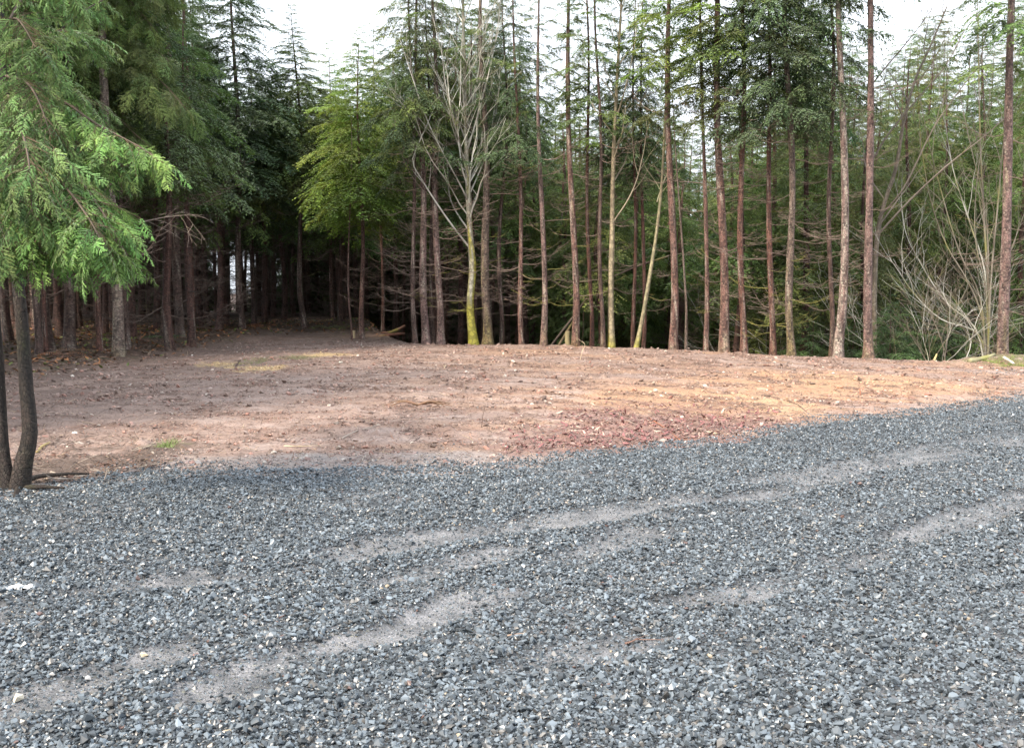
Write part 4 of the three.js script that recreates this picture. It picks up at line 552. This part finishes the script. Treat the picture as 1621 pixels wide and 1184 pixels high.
  // bare dead limbs of the same tree
  for (const line of [[P(0, 112, 0.4), P(40, 92, 0.4), P(80, 62, 0.4), P(120, 25, 0.4), P(162, 0, 0.5), P(240, -40, 0.6)], [P(10, 40, 0.5), P(60, 30, 0.5), P(110, 26, 0.6)], [P(40, 110, 0.8), P(90, 105, 0.8), P(120, 90, 0.9)]]) { const c = new THREE.CatmullRomCurve3(line), q = c.getPoints(14), s = new Shape(); s.color = [0.05, 0.035, 0.03]; s.tube(q, q.map((_, k) => 0.011 * (1 - k / 18)), 5); mesh('dead_branch', s.build(), M.twig, tree); }
}
// a second hemlock farther along the left edge, whose boughs show above the dark wood
{
  const b = ground(120, 562); b.x -= 0.6; b.y = landBroad(b.x, b.z);
  const d = -b.z, tree = thing('overhanging_hemlock', 'hemlock behind the nearest one, reaching drooping boughs before the dark wood', 'tree', b), P = (px, py, dz = 0) => at(px, py, d + dz).sub(b);
  const trunk = trunkShape(881, { height: 12, radius: 0.13, lean: -0.02, bark: dim, lichen: 0.1 }); mesh('trunk', trunk, M.bark, tree);
  [[[60, 60], [120, 70], [200, 90], [250, 125], [290, 168]], [[60, 90], [130, 130], [190, 190], [235, 232]], [[60, 40], [130, 20], [210, 60], [262, 90]], [[60, 10], [120, -30], [190, -10], [240, 40]], [[60, -40], [130, -90], [210, -60], [250, -20]], [[60, 110], [100, 140], [150, 210], [175, 260]], [[60, 0], [20, -40], [-60, -20]], [[60, 60], [90, 60], [110, 110], [125, 170]]].forEach((line, k) => hangingBough(tree, 890 + k, line.map(([px, py], m) => P(px, py, -0.4 * m)), { width: 0.75, green: k % 2 ? greens.hemlock : [0.14, 0.215, 0.07], dense: 0.4, fall: 0.9, kinds: hemlockBoughs, size: 0.36, gap: 0.2 }));
  const long = new THREE.CatmullRomCurve3([P(60, 340, 0), P(150, 350, -0.6), P(215, 352, -0.8), P(260, 344, -0.9), P(300, 340, -1)]), q = long.getPoints(18), s = new Shape(), r = rng(899); s.color = [0.33, 0.27, 0.23]; s.tube(q, q.map((_, k) => 0.02 * (1 - k / 22)), 5); for (let k = 0; k < 7; k++) { const t = 0.45 + 0.53 * (k + r()) / 7; fork(s, long.getPoint(t), long.getTangent(t).add(V((r() - 0.5) * 0.6, (r() - 0.7) * 1.6, (r() - 0.5) * 0.9)), 0.35 + 0.6 * r(), 0.006, r, 1, [0.33, 0.27, 0.23], -0.5); }
  mesh('dead_branch', s.build(), M.twig, tree);
}

// ------------------------------------------------------------------ on the ground
// sticks one can point at: [label, points of the photograph, thickness, colour]
const greyWood = [0.30, 0.25, 0.21], darkWood = [0.09, 0.06, 0.05], paleWood = [0.55, 0.44, 0.30], redWood = [0.30, 0.13, 0.08];
[['bent grey stick lying on pink earth near the gravel, left of centre', [[540, 694], [565, 688], [583, 681], [598, 673]], 0.016, greyWood],
 ['straight pale stick lying flat left of the bent grey stick', [[449, 706], [475, 707], [508, 704]], 0.012, paleWood],
 ['short forked grey stick close to the gravel below the bent stick', [[573, 733], [577, 726], [584, 720]], 0.012, greyWood],
 ['brown branch lying across the red bark chips', [[1028, 663], [1050, 676], [1078, 695]], 0.022, redWood],
 ['curved dark twig at the left end of the red bark chips', [[808, 718], [832, 709], [866, 704]], 0.012, darkWood],
 ['pale twig lying at the right end of the red bark chips', [[1118, 684], [1134, 688], [1150, 679]], 0.014, paleWood],
 ['long thin branch at the border of orange clay and gravel', [[1206, 626], [1240, 633], [1262, 641], [1278, 655]], 0.012, darkWood],
 ['short pale stick on clay below the smooth purple grey trunk', [[1236, 580], [1246, 576], [1250, 574]], 0.018, greyWood],
 ['grey stick lying under the hemlock at left, long one', [[80, 748], [110, 755], [142, 751]], 0.024, greyWood],
 ['grey crooked stick under the hemlock nearest the gravel', [[70, 757], [90, 768], [116, 758]], 0.02, greyWood],
 ['small upright pale fork of wood at the gravel border under the hemlock', [[160, 762], [167, 752], [169, 740]], 0.012, greyWood],
 ['broken yellow branch propped in the earth beside the hemlock stem', [[58, 716], [66, 710], [78, 702]], 0.03, [0.36, 0.28, 0.12]],
 ['dark chunk of root on the sawdust patch', [[372, 580], [380, 572]], 0.03, darkWood],
 ['pale curled twig standing before the crest beside the sawn post', [[918, 568], [922, 556], [926, 546], [922, 540]], 0.012, paleWood],
 ['lone thin weed stalk standing in the middle of the clearing', [[762, 680], [764, 660], [768, 642]], 0.008, darkWood],
 ['dark twig lying right of the lone weed stalk', [[772, 648], [782, 646]], 0.016, darkWood],
 ['small dark forked sprout standing left of the red bark chips', [[842, 682], [846, 668]], 0.014, darkWood],
 ['short upright stob in orange clay, far right', [[1363, 624], [1362, 615]], 0.024, redWood],
 ['small pale stick on the far clearing left of centre', [[703, 586], [706, 581]], 0.02, paleWood],
 ['pale stick lying before the big reddish trunk', [[1478, 573], [1484, 560]], 0.05, [0.55, 0.42, 0.2]],
 ['thin twig lying on earth below the dark root clod', [[655, 700], [664, 694], [668, 690]], 0.01, darkWood],
 ['brown splinter lying on the gravel in front, right of centre', [[990, 1033], [1000, 1030], [1009, 1024]], 0.010, [0.17, 0.1, 0.075]],
 ['tan splinter lying on the gravel in front, centre', [[803, 1021], [815, 1019], [828, 1017]], 0.008, [0.36, 0.25, 0.18]],
 ['pale straw lying on gravel at the bottom of the picture', [[602, 1170], [615, 1164], [627, 1160]], 0.006, [0.6, 0.55, 0.48]],
].forEach(([label, line, thick, tint], n) => {
  const upright = /upright|standing|sprout/.test(label) || n === 19, p0 = ground(line[0][0], line[0][1]); if (upright) p0.z -= 0; const gd = -p0.z;
  const pts = line.map(([px, py]) => { const p = upright ? at(px, py, gd) : ground(px, py); if (!upright) { p.y = land(p.x, p.z) + thick * 0.4 + (gravelIn(p.x, -p.z) > 0 ? 0.04 : 0); } return p; });
  if (upright) { const lift = land(pts[0].x, pts[0].z) - 0.03 - pts[0].y; pts[0].y += lift; }
  const b = pts[0].clone(), c = new THREE.CatmullRomCurve3(pts.map((p) => p.clone().sub(b))), q = c.getPoints(10), s = new Shape(), r = rng(2000 + n); s.tube(q, (k, a) => thick * 0.5 * (1 - 0.45 * k / 10) * (1 + 0.15 * Math.sin(3 * a + k)), 6, { cap: true, colour: (k, a, x, y, z) => { const v = 1 + 0.6 * noise(x * 30, y * 30, z * 30 + n); return [tint[0] * v, tint[1] * v, tint[2] * v]; } });
  if (line.length > 3 || n % 3 === 0) for (let k = 0; k < 2; k++) { const t = 0.4 + 0.4 * k, p = c.getPoint(t), e = p.clone().add(V((r() - 0.5) * 0.3, upright ? 0.1 : 0.015, (r() - 0.5) * 0.2)); s.color = tint; s.tube([p, e], [thick * 0.28, thick * 0.12], 4); }
  const m = mesh(upright ? 'twig' : 'stick', s.build(), M.wood); m.position.copy(b); tag(m, label, 'stick', 'sticks scattered over the clearing');
});
// clods, crumbs, chips: what nobody could count
function lump(seed, flat, n = 12) { const r = rng(seed), pts = []; for (let k = 0; k < n; k++) { const a = r() * 6.283, e = Math.asin(2 * r() - 1); pts.push(V(Math.cos(a) * Math.cos(e) * 0.5, Math.sin(e) * 0.5 * flat, Math.sin(a) * Math.cos(e) * 0.5 * (0.6 + 0.4 * r()))); } return new ConvexGeometry(pts); }
function scatter(name, label, category, shapes, material, spots) { const g = new THREE.Group(); g.name = name; tag(g, label, category, null, 'stuff'); scene.add(g); const lots = shapes.map(() => []), tints = shapes.map(() => []); for (const [m, c, k] of spots) { lots[k % shapes.length].push(m); tints[k % shapes.length].push(c); } shapes.forEach((s, k) => lots[k].length && instances('scattered_piece', s, material, lots[k], g, tints[k])); }
{
  const r = rng(1200), e = new THREE.Euler(), q = new THREE.Quaternion(), put = (x, z, sx, sy, sz, tilt, lift) => new THREE.Matrix4().compose(V(x, land(x, z) + lift, z), q.setFromEuler(e.set((r() - 0.5) * tilt, r() * 6.28, (r() - 0.5) * tilt)), V(sx, sy, sz));
  const clods = [1, 2, 3, 4].map((k) => lump(1210 + k, 0.7)), bits = [];
  for (let k = 0; k < 150000; k++) {
    const d = 7.5 + 19 * Math.pow(r(), 1.4), x = (2 * r() - 1) * (0.56 * d + 1); if (x < -9.5 || x > 11 || d > crest(x) || gravelIn(x, d) > 0.1) continue;
    const bend = d + 0.045 * (x + 3) * (x + 3), n3 = fbm(x * 5, -d * 5, 3, 8), n = fbm(x * 1.2, bend * 1.9, 5, 21) + 0.12 * n3 + 0.7 * fbm(x * 3.6, bend * 4.6, 4, 33); if (n < 0.05 + 0.35 * (r() - 0.5)) continue;
    const s = (0.009 + 0.022 * r() * r() + 0.05 * Math.pow(r(), 14)) * (d > 13 ? 1.4 : 1), p = r(), v = 0.6 + 0.8 * r(), c = soil(x, -d), w = 0.25 + 0.75 * r(); mixTo(c, p < 0.05 ? [0.5, 0.46, 0.4] : p < 0.3 ? [0.25, 0.12, 0.09] : [0.15, 0.1, 0.08], w * 0.8); bits.push([put(x, -d, s * (0.9 + r()), s * (0.7 + 0.6 * r()), s, 1.4, s * 0.15), [c[0] * v, c[1] * v, c[2] * v], k]);
  }
  scatter('earth_clods', 'brown crumbs and clods of earth strewn over the clearing', 'earth', clods, M.chip, bits);
  const chips = [1, 2, 3].map((k) => lump(1230 + k, 0.22, 9)), red = [];
  for (let k = 0; k < 7000; k++) { const px = 790 + 460 * r(), py = 630 + 105 * r(), p = ground(px, py), m = inSpots(mulch, p.x, -p.z, 2.2 * fbm(p.x * 1.8, p.z * 1.8, 3) - 0.1 + 0.7 * (r() - 0.5)); if (m < 0.2 + 0.9 * r() || gravelIn(p.x, -p.z) > 0.05) continue; const s = 0.018 + 0.055 * r() * r(), v = 0.5 + 0.9 * r(); red.push([put(p.x, p.z, s * (1 + 1.6 * r()), s, s * (0.5 + 0.5 * r()), 1.1, 0.008 + 0.02 * r()), r() < 0.1 ? [0.36 * v, 0.26 * v, 0.21 * v] : r() < 0.5 ? [0.16 * v, 0.10 * v, 0.085 * v] : [0.18 * v, 0.072 * v, 0.07 * v], k]); }
  scatter('red_bark_chips', 'patch of dark red bark chips between the earth and the gravel', 'bark chips', chips, M.chip, red);
  const twigShape = (() => { const s = new Shape(); s.tube([V(-0.5, 0, 0), V(-0.1, 0.03, 0.05), V(0.25, 0.0, -0.03), V(0.5, 0.04, 0.02)], [0.02, 0.022, 0.016, 0.008], 4); s.tube([V(0.1, 0.015, 0.02), V(0.3, 0.05, 0.16)], [0.012, 0.006], 3); const g = s.build(); g.deleteAttribute('color'); return g; })(), small = [];
  for (let k = 0; k < 11000; k++) { const d = 7.8 + 24 * Math.pow(r(), 1.2), x = (2 * r() - 1) * (0.56 * d + 1); if (x < -13 || gravelIn(x, d) > 0.1 * r() || d > crest(x) + 1) continue; const l = 0.05 + 0.22 * r() * r() * r(), p = r(), v = 0.6 + 0.8 * r(); small.push([put(x, -d, l, 0.25 * (0.2 + l), 0.25 * (0.2 + l), 1.1, 0.014), p < 0.22 ? [0.45 * v, 0.35 * v, 0.23 * v] : p < 0.4 ? [0.28 * v, 0.13 * v, 0.07 * v] : [0.12 * v, 0.085 * v, 0.07 * v], k]); }
  for (let k = 0; k < 420; k++) { const p = ground(20 + 240 * r(), 690 + 72 * r()), l = 0.05 + 0.3 * r() * r(), v = 0.5 + 0.8 * r(); if (gravelIn(p.x, -p.z) > 0.05) continue; small.push([put(p.x, p.z, l, 0.25 * (0.2 + l), 0.25 * (0.2 + l), 0.9, 0.014), r() < 0.3 ? [0.36 * v, 0.31 * v, 0.26 * v] : [0.1 * v, 0.07 * v, 0.055 * v], k]); }
  scatter('fallen_twigs', 'small twigs and roots strewn over the bare earth', 'twigs', [twigShape], M.chip, small);
  // needles, cones and leaf litter of the wood floor at the left and behind
  const leaf = (() => { const s = new Shape(); const a = s.vertex(-0.5, 0, 0), b = s.vertex(0, 0.12, 0.3), c = s.vertex(0.5, 0.02, 0), d = s.vertex(0, 0.1, -0.3); s.tri(a, b, c); s.tri(a, c, d); const g = s.build(false); g.deleteAttribute('color'); return g; })(), litter = [];
  for (let k = 0; k < 14000; k++) { const d = 14 + 24 * r(), x = -16 + 14 * r(), z = -d; const wood = Math.max(smooth(-6.8, -8.8, x + 0.15 * Math.max(0, 20 - d)), smooth(29, 31, d)); if (r() > wood) continue; const s = 0.04 + 0.08 * r(), v = 0.6 + 0.8 * r(), p = r(); litter.push([put(x, z, s * 1.5, s, s, 1.2, 0.02), p < 0.35 ? [0.27 * v, 0.12 * v, 0.05 * v] : p < 0.5 ? [0.12 * v, 0.15 * v, 0.03 * v] : [0.13 * v, 0.085 * v, 0.06 * v], k]); }
  scatter('forest_litter', 'brown and rusty litter of needles and fern bits on the wood floor', 'litter', [leaf], M.litter, litter);
  // blades of grass and moss tufts where the earth shows green
  const blade = (() => { const s = new Shape(); for (let k = 0; k < 5; k++) { const a = k * 1.3, x = Math.cos(a) * 0.08, z = Math.sin(a) * 0.08, i = s.vertex(x - 0.012, 0, z), j = s.vertex(x + 0.012, 0, z), t = s.vertex(x + Math.cos(a) * 0.25, 0.5 + 0.2 * Math.sin(k * 3), z + Math.sin(a) * 0.25); s.tri(i, j, t); } const g = s.build(false); g.deleteAttribute('color'); return g; })(), grass = [];
  for (const [cx, cd, rx, rd] of turf) for (let k = 0; k < 60; k++) { const x = cx + (r() + r() - 1) * rx, d = cd + (r() + r() - 1) * rd, s = 0.05 + 0.07 * r(), v = 0.7 + 0.6 * r(); grass.push([put(x, -d, s * 2, s, s * 2, 0.4, 0), [0.14 * v, 0.21 * v, 0.05 * v], k]); }
  for (let k = 0; k < 500; k++) { const x = 9.1 + 1.5 * r(), d = 18.1 + 0.9 * r(), s = 0.06 + 0.08 * r(), v = 0.7 + 0.6 * r(); grass.push([put(x, -d, s * 2, s, s * 2, 0.4, 0), [0.17 * v, 0.22 * v, 0.05 * v], k]); }
  scatter('grass_tufts', 'sparse short green grass tufts on the bare earth', 'grass', [blade], M.litter, grass);
}
// a few things of their own on the ground
function stoneAt(label, px, py, size, tint, seed, name = 'stone', category = 'stone') { const p = ground(px, py), s = lump(seed, 0.7, 16), onGravel = gravelIn(p.x, -p.z) > 0, m = mesh(name, s, new THREE.MeshStandardMaterial({ color: new THREE.Color().setRGB(...tint), roughness: 0.7 })); m.position.set(p.x, land(p.x, p.z) + size * 0.2 + (onGravel ? 0.035 : 0), p.z); m.scale.setScalar(size); m.rotation.y = seed; tag(m, label, category); }
stoneAt('cream pebble on the gravel near the lower left corner', 27, 1122, 0.05, [0.55, 0.5, 0.4], 1301);
stoneAt('tan pebble on the gravel at left below the hemlock', 57, 882, 0.055, [0.5, 0.4, 0.3], 1302);
stoneAt('pale pebble lying in the fines left of centre on the gravel', 229, 1052, 0.045, [0.5, 0.43, 0.32], 1303);
stoneAt('light grey pebble right of the pale pebble on the gravel', 241, 995, 0.05, [0.45, 0.48, 0.48], 1304);
stoneAt('reddish pebble on the gravel in the lower left', 310, 1053, 0.035, [0.2, 0.11, 0.09], 1305);
stoneAt('pinkish stone where the red bark chips meet the gravel', 779, 725, 0.07, [0.5, 0.33, 0.26], 1306);
stoneAt('dark round clod on the earth above the red bark chips', 1154, 647, 0.09, [0.13, 0.09, 0.07], 1307);
stoneAt('pale stone on the far earth at the foot of the rising bank', 539, 575, 0.1, [0.55, 0.5, 0.42], 1308);
stoneAt('white bleached chip on the earth under the hemlock boughs', 118, 690, 0.08, [0.7, 0.68, 0.6], 1309);
{
  // scrap of white paper on the gravel
  const p = ground(34, 945), s = new Shape(), r = rng(1350), w = 7, h = 4; s.color = [0.82, 0.82, 0.82];
  for (let j = 0; j <= h; j++) for (let i = 0; i <= w; i++) s.vertex((i / w - 0.5) * (0.11 + 0.02 * r()), 0.012 * r() + 0.008 * Math.sin(i * 1.4), (j / h - 0.5) * (0.06 + 0.02 * r()));
  for (let j = 0; j < h; j++) for (let i = 0; i < w; i++) { const a = j * (w + 1) + i; s.tri(a, a + w + 1, a + 1); s.tri(a + 1, a + w + 1, a + w + 2); }
  const m = mesh('paper_scrap', s.build(), new THREE.MeshStandardMaterial({ vertexColors: true, roughness: 0.8, side: THREE.DoubleSide })); m.position.set(p.x, land(p.x, p.z) + 0.052, p.z); tag(m, 'crumpled white scrap lying on the gravel at the left border', 'litter');
}
{
  // dark clump of torn roots in the middle of the clearing
  const p = ground(662, 640), t = thing('root_clump', 'flattened clump of torn brown roots in the middle of the clearing', 'roots', V(p.x, land(p.x, p.z), p.z)), r = rng(1400);
  for (let k = 0; k < 9; k++) { const a = (r() - 0.5) * 0.9 + (r() < 0.5 ? Math.PI : 0), l = 0.2 + 0.3 * r(), s = new Shape(), q = [V(0, 0.02, 0), V(Math.cos(a) * l * 0.5, 0.05 + 0.03 * r(), Math.sin(a) * l * 0.4), V(Math.cos(a) * l, 0.01, Math.sin(a) * l * 0.7)]; s.tube(new THREE.CatmullRomCurve3(q).getPoints(7), (m) => 0.016 * (1 - m / 9), 5, { colour: () => [0.17 + 0.05 * r(), 0.115, 0.07] }); mesh('root', s.build(), M.wood, t); }
}
function post(label, px, py, h, w, tint, depth) {
  const p = at(px, py, depth); p.y = landBroad(p.x, p.z); const t = thing('sawn_post', label, 'post', p), s = new Shape(), pts = []; for (let k = 0; k <= 6; k++) pts.push(V(0.01 * Math.sin(k), -0.3 + (h + 0.3) * k / 6, 0)); s.tube(pts, (k, a) => w / 2 * (1 + 0.06 * Math.sin(3 * a + k) + 0.05 * Math.sin(7 * a)), 12, { colour: (k, a, x, y, z) => { const v = 1 + 0.5 * noise(x * 20, y * 4, z * 20); return [tint[0] * v, tint[1] * v, tint[2] * v]; } }); mesh('post_side', s.build(), M.wood, t);
  const c = new Shape(); c.color = [0.52, 0.42, 0.26]; const m = c.vertex(pts[6].x, pts[6].y + 0.004, 0); for (let j = 0; j <= 12; j++) { const a = j / 12 * 6.283; c.vertex(pts[6].x + Math.cos(a) * w * 0.51, pts[6].y, -Math.sin(a) * w * 0.51); } for (let j = 1; j <= 12; j++) c.tri(m, j, j + 1); mesh('sawn_end', c.build(), M.wood, t);
}
post('short sawn post standing left of the freckled trunk', 899, 540, 0.42, 0.13, [0.26, 0.22, 0.12], 24.9);
post('low pale stump at the foot of the bank beside the thin sapling', 560, 541, 0.22, 0.1, [0.42, 0.33, 0.2], 27.5);
function log(label, line, thick, tint, depth, name = 'fallen_log') {
  const pts = line.map(([px, py, dz]) => at(px, py, depth + (dz ?? 0))), b = pts[0].clone(), c = new THREE.CatmullRomCurve3(pts.map((p) => p.clone().sub(b))), q = c.getPoints(14), s = new Shape(); s.tube(q, (k, a) => thick / 2 * (1 - 0.25 * k / 14) * (1 + 0.08 * Math.sin(2 * a + k) + 0.06 * Math.sin(5 * a)), 9, { cap: true, colour: (k, a, x, y, z) => { const n = noise(x * 6, y * 6, z * 6), v = 1 + 0.5 * n, cc = [tint[0] * v, tint[1] * v, tint[2] * v]; mixTo(cc, [0.22, 0.22, 0.04], 0.6 * smooth(0.1, 0.4, noise(x * 3, y * 3, z * 3 + 7))); return cc; } });
  const m = mesh(name, s.build(), M.wood); m.position.copy(b); tag(m, label, 'log', 'fallen wood at the edge of the clearing');
}
log('mossy log end lying left of the big reddish trunk', [[1535, 572, 0], [1552, 569, 0.1], [1575, 562, 0.3]], 0.11, [0.22, 0.21, 0.12], 18.9);
log('short bleached stick of wood leaning at the foot of the big reddish trunk', [[1590, 566, 0], [1600, 572, -0.2], [1606, 576, -0.3]], 0.06, [0.42, 0.4, 0.33], 18.6);
log('dead pole leaning left behind the freckled trunk', [[872, 548, 1], [905, 505, 0.8], [945, 455, 0.6], [1000, 425, 0.2], [1060, 405, 0]], 0.06, [0.11, 0.085, 0.07], 25.4, 'leaning_pole');
log('short leaning dead pole beside the sawn post', [[884, 548, 0.5], [896, 528, 0.4], [910, 505, 0.2]], 0.07, [0.13, 0.10, 0.06], 25.2, 'leaning_pole');
log('torn red splintered log on the bank behind the bright green boughs', [[584, 537, 0], [612, 531, 0.2], [640, 528, 0.6]], 0.1, [0.24, 0.10, 0.065], 28.6);
log('second torn red log lying above the splintered one', [[604, 529, 0.4], [622, 525, 0.6], [641, 516, 0.8]], 0.12, [0.17, 0.09, 0.065], 29.2);
log('rotting log lying along the floor of the dark wood at left', [[100, 580, 0], [130, 571, 0.5], [158, 563, 1]], 0.12, [0.17, 0.11, 0.08], 19.4);
// dead ferns and rusty brush on the bank at the left
[['rusty dead fern at the foot of the lichen-flecked grey trunk', 100, 572, 19.8, [0.27, 0.12, 0.06]], ['rusty dead fern on the bank beyond the sawdust', 418, 512, 32, [0.36, 0.13, 0.06]], ['dead brown fern on the mound under the pointed conifer', 500, 514, 32.4, [0.27, 0.16, 0.07]], ['green fern on the bank left of the brown trunk', 262, 535, 25.6, [0.08, 0.14, 0.04]], ['mossy green fern at the mound under the slim red trunk', 520, 528, 31, [0.12, 0.14, 0.04]], ['dead fern beside the twin slim dark trunks', 80, 568, 20.5, [0.25, 0.14, 0.07]], ['dead brown fern left of the straight trunk above the sawdust', 340, 524, 31, [0.24, 0.13, 0.06]]].forEach(([label, px, py, d, tint], n) => {
  const p = at(px, py, d); p.y = landBroad(p.x, p.z); const t = thing('fern', label, 'fern', p, 'ferns along the edge of the wood'), r = rng(1500 + n);
  for (let k = 0; k < 9; k++) { const s = new Shape(), a = k * 0.7 + r(), L = 0.45 + 0.3 * r(), f = (u) => V(Math.cos(a) * L * u, 0.5 * L * u - 0.45 * L * u * u, Math.sin(a) * L * u); for (let m = 0; m < 12; m++) for (let sd = -1; sd <= 1; sd += 2) { const u = (m + 0.5) / 12, q = f(u), l = 0.13 * Math.sin(Math.PI * Math.pow(1 - u, 0.7) * 0.9 + 0.1), b = a + sd * 1.3, v = 0.7 + 0.6 * r(); s.color = [tint[0] * v, tint[1] * v, tint[2] * v]; const i = s.vertex(q.x - Math.cos(a) * 0.014, q.y, q.z - Math.sin(a) * 0.014), j = s.vertex(q.x + Math.cos(a) * 0.014, q.y, q.z + Math.sin(a) * 0.014), w = s.vertex(q.x + Math.cos(b) * l, q.y - 0.02 - 0.04 * r(), q.z + Math.sin(b) * l); s.tri(i, j, w); } mesh('frond', s.build(false), M.needle, t); }
});

renderer.render(scene, camera);
